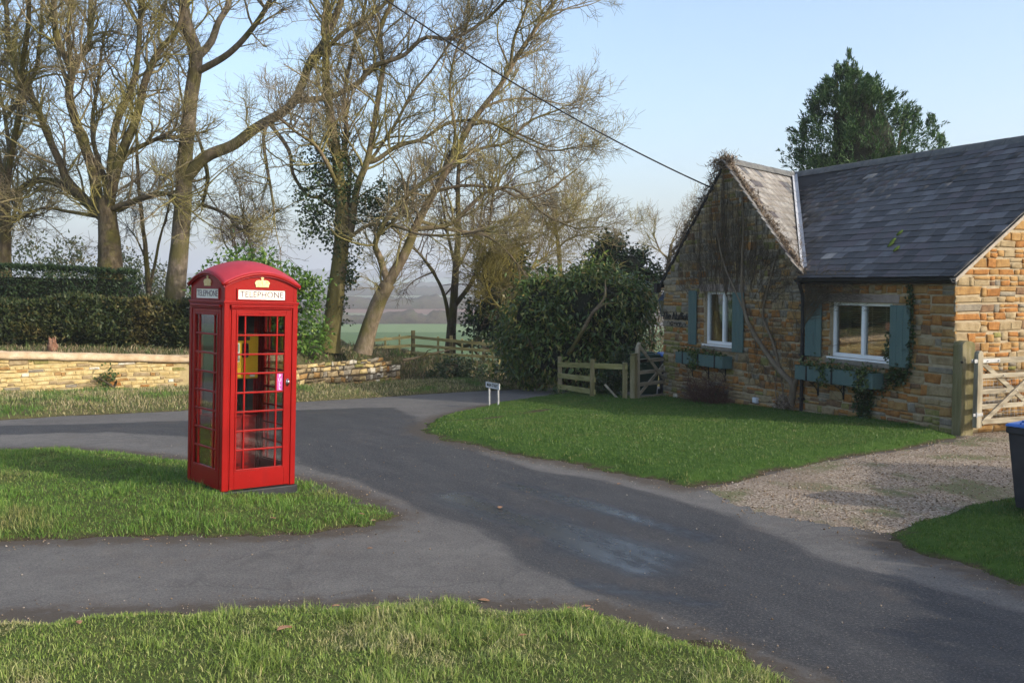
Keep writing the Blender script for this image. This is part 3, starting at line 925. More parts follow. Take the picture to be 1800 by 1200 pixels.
# ------------------------------------------------------------------ the cottage
HC = gp(1674, 762)
HD = np.array([-0.407, 1.0, 0]); HD /= np.linalg.norm(HD)        # along the front, away from the gate
HN = np.array([-HD[1], HD[0], 0])                                # out of the front
HE = -HN                                                         # into the house
UPV = np.array([0, 0, 1.0])
EAVE, U_J, U_L, U_A, Z_A = 2.44, 3.74, 8.91, 6.40, 4.93
def FP(u, v, off=0.0):
    return np.array([HC[0], HC[1], 0]) + HD * u + HN * off + UPV * v
def fpx(px, py, off=0.0):
    d = ray(px, py)
    O = FP(0, 0, off)
    t = (O[:2] @ HN[:2]) / (d[:2] @ HN[:2])
    q = d * t
    return float((q[:2] - O[:2]) @ HD[:2]), float(CAMZ + q[2])
RIDGE_B, RIDGE_Z = 3.5, 4.96
TAN_M = (RIDGE_Z - EAVE) / RIDGE_B
K3 = FP(8.46, RIDGE_Z, -3.4)                                     # where the two ridges meet
A3 = FP(U_A, Z_A)
J3 = FP(U_J, EAVE)
cottage = thing("cottage", (HC[0], HC[1], HC[2]), "stone cottage with slate roof, grey green shutters and a creeper covered gable", "house")

WINS = [(5.87, 7.16, 0.97, 2.14), (1.37, 2.95, 0.97, 1.975)]     # gable window, long window
def front_top(u):
    if u <= U_J: return EAVE
    return EAVE + (Z_A - EAVE) * (1 - abs(u - U_A) / (U_A - U_J if u < U_A else U_L - U_A))
def pan(mb, frame, us, holes, top, lo):
    us = sorted(set(us))
    for a, b in zip(us, us[1:]):
        m = (a + b) / 2
        segs = [(lo, None)]
        for (ha, hb, wa, wb) in holes:
            if ha - 1e-6 < m < hb + 1e-6: segs = [(lo, wa), (wb, None)]
        for s0, s1 in segs:
            q = [frame(a, s0), frame(b, s0), frame(b, top(b - 1e-6) if s1 is None else s1), frame(a, top(a + 1e-6) if s1 is None else s1)]
            mb.add(q, [(3, 2, 1, 0)])
mb = MB()
pan(mb, FP, [0, 1.37, 2.95, U_J, 5.87, U_A, 7.16, U_L], WINS, front_top, -1.2)
for (a, b, c, d) in WINS:                                        # reveals
    for q in ((FP(a, c), FP(a, d), FP(a, d, -.22), FP(a, c, -.22)), (FP(b, d), FP(b, c), FP(b, c, -.22), FP(b, d, -.22)), (FP(a, c), FP(b, c), FP(b, c, -.22), FP(a, c, -.22)), (FP(b, d), FP(a, d), FP(a, d, -.22), FP(b, d, -.22))):
        mb.add(q, [(0, 1, 2, 3)])
wall_f = sub(mb.build("wall", MORTAR, cottage))
SLEN = 7.0
def SP(s, v, off=0.0):                                           # the sunny end wall, s runs into the house
    return np.array([HC[0], HC[1], 0]) + HE * s - HD * off + UPV * v
side_top = lambda s: EAVE + TAN_M * (RIDGE_B - abs(s - RIDGE_B))
mb = MB()
pan(mb, lambda s, v: SP(s, v), [0, RIDGE_B, SLEN], [], side_top, -1.2)
for f in mb.f[:]: pass
mb.add([FP(U_L, -1.2), FP(U_L, EAVE), FP(U_L, EAVE, -SLEN), FP(U_L, -1.2, -SLEN)], [(0, 1, 2, 3)])
mb.add([FP(0, -1.2, -SLEN), FP(0, EAVE, -SLEN), FP(U_L, EAVE, -SLEN), FP(U_L, -1.2, -SLEN)], [(0, 3, 2, 1)])
mb.build("wall", MORTAR, cottage)

r = np.random.default_rng(12)
pieces = []
LINT = [(5.62, 7.35, 2.14, 2.31), (1.2, 3.3, 1.975, 2.13)]
rects = fill_courses(0.0, U_L, [-0.75, 0.02, 0.97, 1.975, 2.13, EAVE, Z_A], [], front_top, (0.12, 0.22), (0.14, 0.36), r, quoin=(0.52, 0.26), split=0.42)
def cut_holes(rc, holes):
    out = []
    for (ua, ub, va, vb) in rc:
        parts = [(ua, ub, va, vb)]
        for (ha, hb, wa, wb) in holes:
            nx = []
            for (a, b, c, d) in parts:
                if b <= ha or a >= hb or d <= wa + .012 or c >= wb - .012: nx.append((a, b, c, d)); continue
                if ha - a > .05: nx.append((a, ha - .006, c, d))
                if b - hb > .05: nx.append((hb + .006, b, c, d))
                if b - max(a, ha) > 0 and wa - c > .05: nx.append((max(a, ha), min(b, hb), c, wa - .006))
                if d - wb > .05: nx.append((max(a, ha), min(b, hb), wb + .006, d))
            parts = nx
        out += parts
    return out
rects = cut_holes(rects, WINS + LINT)
for ua, ub, va, vb in rects:
    um, vm = (ua + ub) / 2, (va + vb) / 2
    gable = um > U_J
    n1 = float(fbm(um * 0.9, vm * 0.9, 3, 3))
    if um < 0.6 and vm < 0.25: w = [.1, .3, .8, .7, .2, 1.4, 0, 0]
    elif gable and (vm > 2.0 or (um > 7.5 and vm > 1.3)): w = [.25, .4, .9, 1.9, .2, .7 if vm > 2.6 else .25, .05, .12]
    elif gable and um > 8.2: w = [.3, .4, .5, .5, .2, 1.4, 0, .1]
    elif vm < 0.12: w = [.25, .5, .7, .6, .7, .35, 0, 0]
    else: w = [1.4, 1.1, .55 + (n1 > .5) * .9, .25 + (n1 > .55) * .7, .55, .12, 0, 0]
    c = FP(um, vm, 0.012 + r.uniform(0, 0.02))
    pieces.append((c, HD * -(ub - ua), UPV * (vb - va), HN * 0.05, int(r.choice(8, p=np.array(w) / sum(w))), int(r.integers(len(SV)))))
rects = fill_courses(0.0, SLEN, [-0.75, 0.02, EAVE, RIDGE_Z], [], side_top, (0.11, 0.19), (0.13, 0.32), r, quoin=(0.26, 0.52), split=0.42)
for ua, ub, va, vb in rects:
    um, vm = (ua + ub) / 2, (va + vb) / 2
    w = [1.2, 1.6, .7, .22, .3, .08, 0, 0]
    c = SP(um, vm, 0.012 + r.uniform(0, 0.02))
    pieces.append((c, HE * (ub - ua), UPV * (vb - va), -HD * 0.05, int(r.choice(8, p=np.array(w) / sum(w))), int(r.integers(len(SV)))))
emit(cottage, "stone", "small_stones", pieces, SV, STONES)
LINTEL = simple("lintel_stone", [(0.22, 0.17, 0.14), (0.30, 0.245, 0.21)], 5, 0.9, 50, 0.4)
for (a, b, c, d) in LINT:
    q = [FP(x, z, o) for o in (0.016, -0.2) for (x, z) in ((a, c + .006), (b, c + .006), (b, d - .006), (a, d - .006))]
    MB().add(q, [(3, 2, 1, 0), (4, 5, 6, 7), (0, 1, 5, 4), (2, 3, 7, 6), (1, 2, 6, 5), (3, 0, 4, 7)]).build("lintel", LINTEL, cottage, bevel=0.01)

# roof: decks, slates, ridge tiles, lead valley, verges, gutters
SLATES = [simple("slate_%d" % i, c, 6, 0.62, 60, 0.3, 0.006, 0.45, stretch=(1, 1, .6), fine=fi) for i, (c, fi) in enumerate([
    ([(0.019, 0.018, 0.018), (0.033, 0.032, 0.031)], (0.075, 0.07, 0.06)), ([(0.036, 0.035, 0.035), (0.057, 0.055, 0.054)], (0.11, 0.105, 0.09)),
    ([(0.07, 0.068, 0.07), (0.11, 0.108, 0.11)], (0.07, 0.068, 0.064)), ([(0.05, 0.042, 0.044), (0.075, 0.062, 0.064)], (0.09, 0.08, 0.07)),
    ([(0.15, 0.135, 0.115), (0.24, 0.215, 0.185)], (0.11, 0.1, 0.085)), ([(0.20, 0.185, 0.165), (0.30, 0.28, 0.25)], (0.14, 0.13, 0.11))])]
def slate_variants(k=5):
    q = np.random.default_rng(5); out = []
    for i in range(k):
        e = q.uniform(-.02, .02, 4)
        V = [(-.5, 0, -.5), (.5, 0, -.5), (.5, 0, .5), (-.5, 0, .5)]
        b = [(-.5 + e[0] * .3, -.5, 0), (.5, -.5 + e[1], 0), (.5, .5, 0), (-.5, .5, 0)]
        bot = [(x, y, -1.0) for x, y, _ in b]
        out.append((np.array(b + bot, float), [(0, 1, 2, 3), (0, 4, 5, 1), (1, 5, 6, 2), (2, 6, 7, 3), (3, 7, 4, 0)]))
    return out
def slate_field(O, X, Yup, N, length_at, rows, gauge, sw, pal, rr):
    """O at the eave; length_at(y) -> (x0, x1) of each course"""
    out = []
    for k in range(rows):
        y = k * gauge
        x0, x1 = length_at(y + gauge * .5)
        if x1 - x0 < 0.05: continue
        x = x0 - (sw / 2 if k % 2 else 0)
        while x < x1 - 0.01:
            w = sw * rr.uniform(0.8, 1.2) if rr.random() < .35 else sw
            a, b = max(x, x0), min(x + w, x1)
            if b - a > 0.04:
                h = gauge * 1.85
                tilt = 0.044 + rr.uniform(-.008, .014)
                c = O + X * ((a + b) / 2) + Yup * (y + h / 2 - gauge * .04 + rr.uniform(-.006, .006)) + N * (0.028 + rr.uniform(0, .004))
                Yd = Yup * math.cos(tilt) - N * math.sin(tilt); Nd = N * math.cos(tilt) + Yup * math.sin(tilt)
                rot = rr.normal(0, .012)
                Xd = X * math.cos(rot) + Yd * math.sin(rot)
                out.append((c, Xd * (b - a - .005), Yd * h, Nd * 0.013, pal(a, y), int(rr.integers(5))))
            x += w
    return out
OV = 0.16                                                         # eave overhang
sl_up = HE * 1.0 + UPV * TAN_M; sl_len = np.linalg.norm(sl_up); sl_up = sl_up / sl_len
sl_n = np.cross(sl_up, HD); sl_n = sl_n if sl_n[2] > 0 else -sl_n
roofO = FP(-0.10, EAVE + 0.06) - sl_up * OV
total = RIDGE_B * sl_len + OV
# valley line expressed on the main slope
def on_main(p): 
    q = p - roofO
    return float(q @ HD), float(q @ sl_up)
vJ, vK = on_main(J3 + UPV * .06), on_main(K3 + UPV * .06)
def main_len(y):
    f = np.clip((y - vJ[1]) / (vK[1] - vJ[1]), 0, 1)
    return 0.0, vJ[0] + f * (vK[0] - vJ[0]) + 0.02
rr = np.random.default_rng(4)
def pal_main(x, y):
    n = float(fbm(x * .55 + y * .35, y * .8 - x * .3, 3, 17))
    w = [2.2 if n < .42 else .8, 1.6, 1.1 if n > .5 else .45, .35 + .9 * (abs(n - .46) < .03), 0.0, 0.03]
    return int(rr.choice(6, p=np.array(w) / sum(w)))
gauge = 0.205
sl = slate_field(roofO, HD, sl_up, sl_n, main_len, int(total / gauge), gauge, 0.305, pal_main, rr)
# small slope of the gable wing that faces the sun (three corners: A3, K3, J3)
gX = K3 - A3; gX[2] = 0; gX /= np.linalg.norm(gX)
gN = np.cross(K3 - A3, J3 - A3); gN = gN / np.linalg.norm(gN); gN = gN if gN[2] > 0 else -gN
gU = np.cross(gN, gX); gU = gU if gU[2] > 0 else -gU
gO = J3 + UPV * 0.05
def on_g(p): q = p - gO; return float(q @ gX), float(q @ gU)
aA, aK = on_g(A3 + UPV * .05), on_g(K3 + UPV * .05)
def g_len(y):
    return aA[0] * np.clip(y / aA[1], 0, 1) - 0.14, aK[0] * np.clip(y / aK[1], 0, 1) + 0.02
sl += slate_field(gO, gX, gU, gN, g_len, int(aA[1] / 0.2), 0.2, 0.28, lambda x, y: int(rr.choice([4, 4, 5, 5, 2, 3], p=[.32, .22, .2, .14, .06, .06])), rr)  # paler slates on this slope, its sunlight put into their colour
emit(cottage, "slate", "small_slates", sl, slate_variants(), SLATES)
DECK = simple("roof_felt", [(0.02, 0.02, 0.02), (0.03, 0.03, 0.03)], 5, 0.9)
BLACK = simple("black_gutter", [(0.012, 0.012, 0.013), (0.02, 0.02, 0.021)], 5, 0.45, 60, 0.1)
LEAD = simple("lead_sheet", [(0.30, 0.31, 0.33), (0.44, 0.45, 0.47)], 6, 0.5, 30, 0.2, spec=0.5)
RIDGE_M = simple("ridge_tile", [(0.07, 0.072, 0.075), (0.13, 0.13, 0.125)], 5, 0.85, 50, 0.5, fine=(0.15, 0.15, 0.11))
mb = MB()
RB = FP(0, RIDGE_Z, -RIDGE_B)
R0, RK = RB - HD * 0.10, K3
e0 = roofO
mb.add([e0, J3 + UPV * .04 - sl_up * OV, K3 + UPV * .05, R0 + UPV * .05], [(3, 2, 1, 0)])
mb.add([A3 + UPV * .03, K3 + UPV * .03, J3 + UPV * .03], [(0, 1, 2)])
Lc = FP(U_L, EAVE)
Lx = Lc + HD * 0.22 - UPV * 0.22
BKz = FP(8.46, RIDGE_Z, -SLEN); 
mb.add([A3 + UPV * .03, Lx, Lx + HE * 6.5, K3 + UPV * .03], [(0, 1, 2, 3)])
mb.add([R0, K3, FP(8.46, EAVE, -SLEN - .2), FP(-.1, EAVE, -SLEN - .2)], [(0, 1, 2, 3)])
mb.add([K3, Lx + HE * 6.5, FP(8.46, EAVE, -SLEN - .2)], [(0, 1, 2)])
roof = sub(mb.build("roof", DECK, cottage))
def ridge_run(p, q, n, wd=0.15):
    for k in range(n):
        a, b = p + (q - p) * (k / n), p + (q - p) * ((k + 1) / n)
        t = (b - a) / np.linalg.norm(b - a); s = np.cross(t, UPV); s /= np.linalg.norm(s)
        prof = [(-wd, -.105), (-.1, -.02), (-.05, .035), (0, .05), (.05, .035), (.1, -.02), (wd, -.105)]
        V = [c + s * x + UPV * (z + .07 + (0.004 if k % 2 else 0)) for c in (a + t * .004, b - t * .004) for x, z in prof]
        m = len(prof)
        f = [(i, i + 1, m + i + 1, m + i) for i in range(m - 1)] + [tuple(range(m - 1, -1, -1)), tuple(range(m, 2 * m))]
        MB().add(V, f).build("ridge_tile", RIDGE_M, roof)
ridge_run(R0, K3, 19)
ridge_run(A3 + UPV * .0, K3 + UPV * .0, 8, 0.13)
# lead valley: a shallow trough from J3 to K3
mb = MB()
vj, vk = J3 + UPV * .055 + (K3 - J3) * .03, K3 + UPV * .06
side_m, side_g = -HD, -gX
for sd, nn in ((np.cross(vk - vj, sl_n), sl_n), (-np.cross(vk - vj, gN), gN)):
    sd = sd / np.linalg.norm(sd)
    if (sd @ (-HD if nn is sl_n else -gX)) < 0: sd = -sd
    N_ = 8
    for k in range(N_):
        a, b = vj + (vk - vj) * k / N_, vj + (vk - vj) * (k + 1) / N_
        mb.add([a + nn * .045, b + nn * .045, b + sd * .11 + nn * .052, a + sd * .11 + nn * .052], [(0, 1, 2, 3)])
        mb.add([b + nn * .045 - UPV * 0, b + sd * .11 + nn * .052, b + sd * .11 + nn * .060, b + nn * .056], [(0, 1, 2, 3)])
mb.build("valley_lead", LEAD, roof)
# verge mortar strip on the sunny end, gutter, downpipe, bargeboard foot
VERGE_M = simple("verge_mortar", [(0.26, 0.22, 0.17), (0.36, 0.32, 0.26)], 9, 0.95)
mb = MB()
mb.beam(FP(-0.045, EAVE + .012) - sl_up * OV, FP(-0.045, RIDGE_Z + .012, -RIDGE_B), 0.13, 0.05, up=sl_n)
mb.build("verge", VERGE_M, roof)
g0, g1 = FP(-0.12, EAVE - 0.05, OV + .02), FP(U_J - 0.02, EAVE - 0.04, OV + .02)
n = 9
mb = MB()
prof = [(math.cos(a) * .058, math.sin(a) * .058) for a in np.linspace(math.pi, 2 * math.pi, n)] + [(math.cos(a) * .05, math.sin(a) * .05) for a in np.linspace(2 * math.pi, math.pi, n)]
V = [p + HN * x + UPV * z for p in (g0, g1) for x, z in prof]; m_ = len(prof)
mb.add(V, [(i, (i + 1) % m_, m_ + (i + 1) % m_, m_ + i) for i in range(m_)] + [tuple(range(m_ - 1, -1, -1)), tuple(range(m_, 2 * m_))])
mb.build("gutter", BLACK, cottage)
MB().beam(FP(-0.08, EAVE - .045, .085), FP(U_J - .05, EAVE - .045, .085), 0.025, 0.17).build("fascia", BLACK, cottage)
pu = 3.66
mb = MB()
mb.tube([FP(U_J - .12, EAVE - .09, OV + .02), FP(U_J - .1, EAVE - .17, OV), FP(pu, EAVE - .34, .075), FP(pu, EAVE - .5, .065), FP(pu, 1.2, .065), FP(pu, -0.35, .065)], 0.036, 10)
for v in (1.9, 0.95, 0.1): mb.box(FP(pu, v, .06), (.1, .1, .05), np.column_stack([HD, HN, UPV]))
mb.tube([FP(U_J - .12, EAVE - .02, OV + .02), FP(U_J - .12, EAVE - .15, OV + .02)], [.07, .05], 10)
mb.build("downpipe", BLACK, cottage, smooth=False)
mb = MB()
mb.beam(A3 + HN * .02 - UPV * .01, Lx + HN * .02, 0.03, 0.07, up=np.cross(HN, A3 - Lx))
mb.box(Lx + HN * .06 + UPV * .0, (.14, .12, .22), np.column_stack([HD, HN, UPV]))
mb.beam(Lx + HN * .05 - UPV * .08, Lx + HD * .12 + HN * .05 - UPV * .08, .1, .08)
mb.build("bargeboard", BLACK, cottage)
MOSS = simple("moss", [(0.03, 0.06, 0.008), (0.07, 0.11, 0.015)], 30, 1.0, 90, 1.0, 0.02)
mb = MB()
for (x, y) in ((1582, 410), (1570, 424), (1576, 438), (1566, 430)):
    d = ray(x, y); O = roofO + sl_n * .05
    t_ = ((O - [0, 0, CAMZ]) @ sl_n) / (d @ sl_n)
    c = np.array([0, 0, CAMZ]) + d * t_
    Rm = np.column_stack([sl_up * 1.0, np.cross(sl_n, sl_up), sl_n])
    pr = [(0.001, -.01), (.07, 0), (.08, .015), (.05, .03), (.015, .036)]
    an = np.linspace(0, 2 * math.pi, 9)[:-1]
    V = [c + Rm @ np.array([q * math.cos(a) * 1.2, q * math.sin(a) * .45, z]) for q, z in pr for a in an]
    f = [(i * 8 + j, i * 8 + (j + 1) % 8, i * 8 + 8 + (j + 1) % 8, i * 8 + 8 + j) for i in range(4) for j in range(8)] + [tuple(32 + j for j in range(8))]
    mb.add(V, f)
mb.build("moss", MOSS, roof, smooth=True)

# windows, blinds, shutters
UPVC = simple("white_frame", [(0.72, 0.73, 0.74), (0.80, 0.80, 0.80)], 3, 0.35, 30, 0.03, spec=0.5)
PANE = glass_mat("window_glass", (0.92, 0.95, 0.94), 0.8)
BLIND = simple("blind_slat", [(0.13, 0.128, 0.115), (0.18, 0.176, 0.16)], 4, 0.6, 50, 0.05)
TAPE = simple("blind_tape", [(0.28, 0.27, 0.24), (0.33, 0.32, 0.28)], 4, 0.8)
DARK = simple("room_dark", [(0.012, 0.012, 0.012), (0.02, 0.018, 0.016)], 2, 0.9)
SILL = simple("stone_sill", [(0.15, 0.13, 0.10), (0.24, 0.21, 0.17)], 6, 0.9, 50, 0.4)
TEAL = simple("teal_paint", [(0.062, 0.112, 0.105), (0.08, 0.135, 0.126)], 2.5, 0.55, 40, 0.15, 0.004, fine=(0.054, 0.098, 0.092), stretch=(3, 3, .6))
IRON = simple("wrought_iron", [(0.006, 0.006, 0.006), (0.012, 0.012, 0.012)], 8, 0.5, 60, 0.2)
RFAC = np.column_stack([HD, HN, UPV])
def fbox(mb, u0, u1, v0, v1, o0, o1, mi=0):
    return mb.box(FP((u0 + u1) / 2, (v0 + v1) / 2, (o0 + o1) / 2), (abs(u1 - u0), abs(o1 - o0), abs(v1 - v0)), RFAC, mi)
for wi, (a, b, c, d) in enumerate(WINS):
    fr = MB(); w = .055; o0, o1 = -.15, -.075
    fbox(fr, a, b, d - w, d, o0, o1); fbox(fr, a, b, c, c + w * 1.3, o0, o1)
    fbox(fr, a, a + w, c + w * 1.3, d - w, o0, o1); fbox(fr, b - w, b, c + w * 1.3, d - w, o0, o1)
    m = (a + b) / 2
    fbox(fr, m - .04, m + .04, c + w * 1.3, d - w, o0, o1 + .004)
    fbox(fr, a - .05, b + .05, c - .035, c - .002, o0, .035)
    win = sub(fr.build("window", UPVC, cottage, bevel=0.006))
    for (x0, x1) in ((a + w, m - .04), (m + .04, b - w)):
        fbox(MB(), x0 - .01, x1 + .01, c + w * 1.2, d - w * .9, -.118, -.112).build("pane", PANE, win)
    bl = MB()
    nsl = int((d - c - .14) / .042)
    for k in range(nsl):
        v = c + .09 + k * .042
        bl.box(FP((a + b) / 2, v, -.185), (b - a - .13, .03, .003), RFAC @ np.array(Matrix.Rotation(math.radians(38), 3, 'X')))
    for q in (.2, .42, .6, .82):
        fbox(bl, a + (b - a) * q - .012, a + (b - a) * q + .012, c + .06, d - .06, -.167, -.164, 1)
    bl.build("blind", [BLIND, TAPE], win)
    fbox(MB(), a - .1, b + .1, c - .1, d + .1, -.60, -.58).build("unlit_room_backing", DARK, win)  # near-black sheet behind the blind, the room's darkness put into its colour
    fbox(MB(), a - .06, b + .06, c - .12, c - .037, -.15, .05).build("window_sill", SILL, cottage, bevel=0.008)
for (u0, u1, v0, v1) in ((7.41, 7.74, .93, 2.16), (5.60, 6.00, .86, 2.13), (3.13, 3.59, .94, 1.985), (0.90, 1.36, .90, 1.95)):
    bt = MB()
    for v in (v0 + .16, v1 - .16): fbox(bt, u0 + .03, u1 - .03, v - .035, v + .035, .02, .036)
    sh = sub(bt.build("shutter", TEAL, cottage))
    k = 3
    for i in range(k):
        x0 = u0 + (u1 - u0) * i / k; x1 = u0 + (u1 - u0) * (i + 1) / k
        fbox(MB(), x0 + .002, x1 - .002, v0, v1, .036, .064).build("plank", TEAL, sh, bevel=0.004)

# ------------------------------------------------------------------ things on and at the cottage
IVY = leafy("ivy_leaf", [(0.03, 0.06, 0.015), (0.05, 0.085, 0.02), (0.08, 0.12, 0.03), (0.16, 0.17, 0.05)], [0, .4, .8, 1], rough=0.45, trans=0.15)
IVY_DARK = leafy("ivy_dark_leaf", [(0.02, 0.04, 0.012), (0.032, 0.058, 0.016), (0.05, 0.08, 0.022)], rough=0.4, trans=0.12)

def leaves(name, C, mat, ln, wd, parent=None, droop=0.0, dirs=None, spread=1.0, kind=None, flat=0.25):
    """rhombic leaves folded along the midrib, one pair of triangles each"""
    C = np.asarray(C, float); n = len(C)
    D = rng.normal(0, 1, (n, 3))
    if dirs is not None: D = D * spread + np.asarray(dirs)
    D[:, 2] -= droop
    D /= np.linalg.norm(D, axis=1)[:, None] + 1e-9
    S = np.cross(D, rng.normal(0, 1, (n, 3)) * 0.6 + [0, 0, 1]); S /= np.linalg.norm(S, axis=1)[:, None] + 1e-9
    N = np.cross(S, D)
    L = rng.uniform(ln[0], ln[1], n)[:, None]; W = rng.uniform(wd[0], wd[1], n)[:, None] / 2
    b = C - D * L * .3; t = C + D * L * .7 - N * L * .12
    m = C + N * W * flat
    V = np.stack([b, m + S * W - N * W * flat * 2, t, m - S * W - N * W * flat * 2], 1).reshape(-1, 3)
    q = np.arange(n)[:, None] * 4
    return np_mesh(name, V, np.concatenate([q + [0, 1, 2], q + [0, 2, 3]]), mat, parent, kind=kind)

for (u0, u1, v0, v1, lb) in ((5.98, 7.88, .50, .76, "teal wooden window box of ivy under the gable window"), (1.48, 3.56, .50, .77, "teal wooden window box of ivy under the wide window")):
    wb = thing("window_box", FP((u0 + u1) / 2, v0, .2), lb, "window box", "window boxes on the cottage front")
    mb = MB()
    fbox(mb, u0, u1, v0, v0 + .02, .06, .30); fbox(mb, u0, u1, v0 + .02, v1, .285, .305); fbox(mb, u0, u1, v0 + .02, v1, .055, .075)
    fbox(mb, u0, u0 + .02, v0 + .02, v1, .075, .285); fbox(mb, u1 - .02, u1, v0 + .02, v1, .075, .285)
    mb.build("trough", TEAL, wb, bevel=0.003)
    fbox(MB(), u0 + .02, u1 - .02, v1 - .07, v1 - .045, .075, .285).build("soil", simple("potting_soil", [(.03, .022, .015), (.05, .036, .024)], 30, 1.0, 80, .8), wb)
    for q in (.16, .5, .84):
        u = u0 + (u1 - u0) * q
        mb = MB()
        fbox(mb, u - .02, u + .02, v0 - .01, v1 - .02, .305, .313)
        fbox(mb, u - .012, u + .012, v1 - .02, v1 + .015, .306, .312)
        fbox(mb, u - .018, u + .018, v0 - .012, v0 - .002, .0, .31)
        fbox(mb, u - .018, u + .018, v0 - .30, v0 - .012, .016, .028)
        an = np.linspace(0, 1, 10)
        mb.tube([FP(u, v0 - .28 + .25 * t ** .7, .03 + .2 * t ** 1.6) for t in an], .008, 6)
        mb.tube([FP(u, v0 - .07 + .04 * math.sin(a), .10 + .04 * math.cos(a)) for a in np.linspace(0, 5.5, 12)], .006, 5)
        mb.build("bracket", IRON, wb)
    n = 520
    U = rng.uniform(u0 + .03, u1 - .03, n); cl = fbm(U * 3, U * 0 + v0 * 9, 3, 6)
    P = np.array([FP(u, v1 - .04 + abs(rng.normal(0, .075)) * (0.3 + 1.4 * c), rng.uniform(.07, .32)) for u, c in zip(U, cl)])
    hang = [u0 + (u1 - u0) * q for q in ((.55, .62) if u0 > 5 else (.62, .1, .14))]
    ex = []
    for h in hang:
        for k in range(130):
            t = rng.random() ** 1.2
            ex.append(FP(h + rng.normal(0, .06 + .05 * t), v1 + .02 - t * .36, .32 + rng.normal(0, .02)))
    leaves("ivy", np.vstack([P, ex]), IVY, (.035, .075), (.03, .06), wb, .3)

# ivy strands beside the wide window, and the clump hanging under its box
iv = thing("ivy_plant", FP(1.0, -.1, .05), "dark ivy climbing beside the wide window up to the eave", "ivy")
pts = []
for path, n, w in (([(1.55, .5), (1.3, .78), (.95, .8), (.86, 1.2), (.84, 1.6), (.88, 2.0), (.92, 2.3)], 420, .04), ([(1.3, .7), (1.05, .76)], 260, .09), ([(1.42, 1.0), (1.40, 1.5)], 70, .025)):
    Q = catmull(path, n)
    for q in Q: pts.append(FP(q[0] + rng.normal(0, w), q[1] + rng.normal(0, w), .05 + abs(rng.normal(0, .025))))
leaves("foliage", pts, IVY_DARK, (.04, .08), (.035, .06), iv, .4)
MB().tube([FP(1.55, .45, .03), FP(1.3, .78, .05), FP(.95, .82, .04), FP(.86, 1.2, .03), FP(.84, 1.6, .03), FP(.9, 2.28, .03)], [.012, .01, .009, .008, .006, .004], 6).build("stem", simple("ivy_stem", [(.07, .05, .03), (.12, .09, .06)], 8, .9), iv)
iv = thing("ivy_plant", FP(2.0, -.1, .05), "dark ivy clump hanging down the wall under the wide window box", "ivy")
pts = [FP(1.95 + rng.normal(0, .17 * (1 - .55 * t)), .5 - t * .62, .04 + abs(rng.normal(0, .05))) for t in rng.random(600)]
leaves("foliage", pts, IVY_DARK, (.04, .08), (.035, .06), iv, .6)
MB().tube([FP(1.95, -.2, .03), FP(1.98, .1, .04), FP(1.92, .5, .05)], [.014, .012, .008], 6).build("stem", simple("ivy_stem_b", [(.07, .05, .03), (.12, .09, .06)], 8, .9), iv)

# house name in black iron, small white box, lantern
hs = thing("house_sign", FP(8.3, 1.6, .03), "black wrought iron house name on the gable wall beside the shutter", "sign")
u, v = fpx(1190, 556)
text_obj("lettering", "The Nuffields", 0.24, IRON, hs, frame4(FP(u - .02, v, .03), -HD, UPV, HN), 0.006, 0.35, 1.0, 0.004)
mb = MB()
for k, (du, dv, s) in enumerate(((.25, -.17, 1), (-.05, -.19, 1), (-.3, -.2, -1))):
    mb.tube([FP(u + du + .12 * math.cos(a) * s, v + dv + .05 * math.sin(2 * a), .03) for a in np.linspace(0, 5, 14)], .008, 5)
mb.build("scroll", IRON, hs)
ab = thing("alarm_box", FP(5.05, -.1, .05), "small grey plastic box low on the gable wall above the lawn", "box")
u, v = fpx(1331, 703)
mb = MB(); fbox(mb, u - .07, u + .07, v - .06, v + .06, .0, .08); mb.build("casing", simple("grey_plastic", [(.42, .44, .48), (.5, .52, .55)], 3, .5), ab, bevel=.012)
mb = MB(); fbox(mb, u - .05, u + .05, v - .045, v + .045, .08, .088); mb.build("cover", simple("grey_plastic_light", [(.5, .52, .55), (.58, .6, .63)], 3, .45), ab, bevel=.004)
p = FP(U_L + .16, 1.55, -.12)
wl = thing("wall_lantern", p, "dark blue metal lantern fixed to the far corner of the cottage", "lantern")
LAN = simple("lantern_metal", [(.02, .035, .06), (.035, .055, .085)], 6, .45, 50, .1)
mb = MB()
mb.lathe(p, [(.05, -.03), (.10, -.02), (.10, 0.0)], 4)
mb.lathe(p + [0, 0, .36], [(.17, 0.0), (.165, .02), (.06, .17), (.05, .2), (.02, .22), (.02, .27)], 4)
for a in range(4):
    ang = a * math.pi / 2
    mb.beam(p + [.09 * math.cos(ang), .09 * math.sin(ang), 0], p + [.145 * math.cos(ang), .145 * math.sin(ang), .36], .014, .014, up=(.3, .5, .1))
mb.beam(p + [0, 0, .6], FP(U_L, 2.15, -.1), .02, .02); mb.beam(p + [0, 0, -.02], FP(U_L, 1.45, -.1), .02, .02)
mb.build("frame", LAN, wl)
mb = MB(); mb.lathe(p, [(.085, .005), (.135, .355)], 4); mb.build("pane", glass_mat("lantern_glass", (.8, .85, .85), 1.2), wl)
mb = MB(); mb.lathe(p + [0, 0, .0], [(.012, 0), (.012, .16), (.03, .18), (.03, .26), (.01, .29)], 8); mb.build("bulb", simple("opal_bulb", [(.5, .5, .46), (.6, .6, .55)], 4, .3), wl)

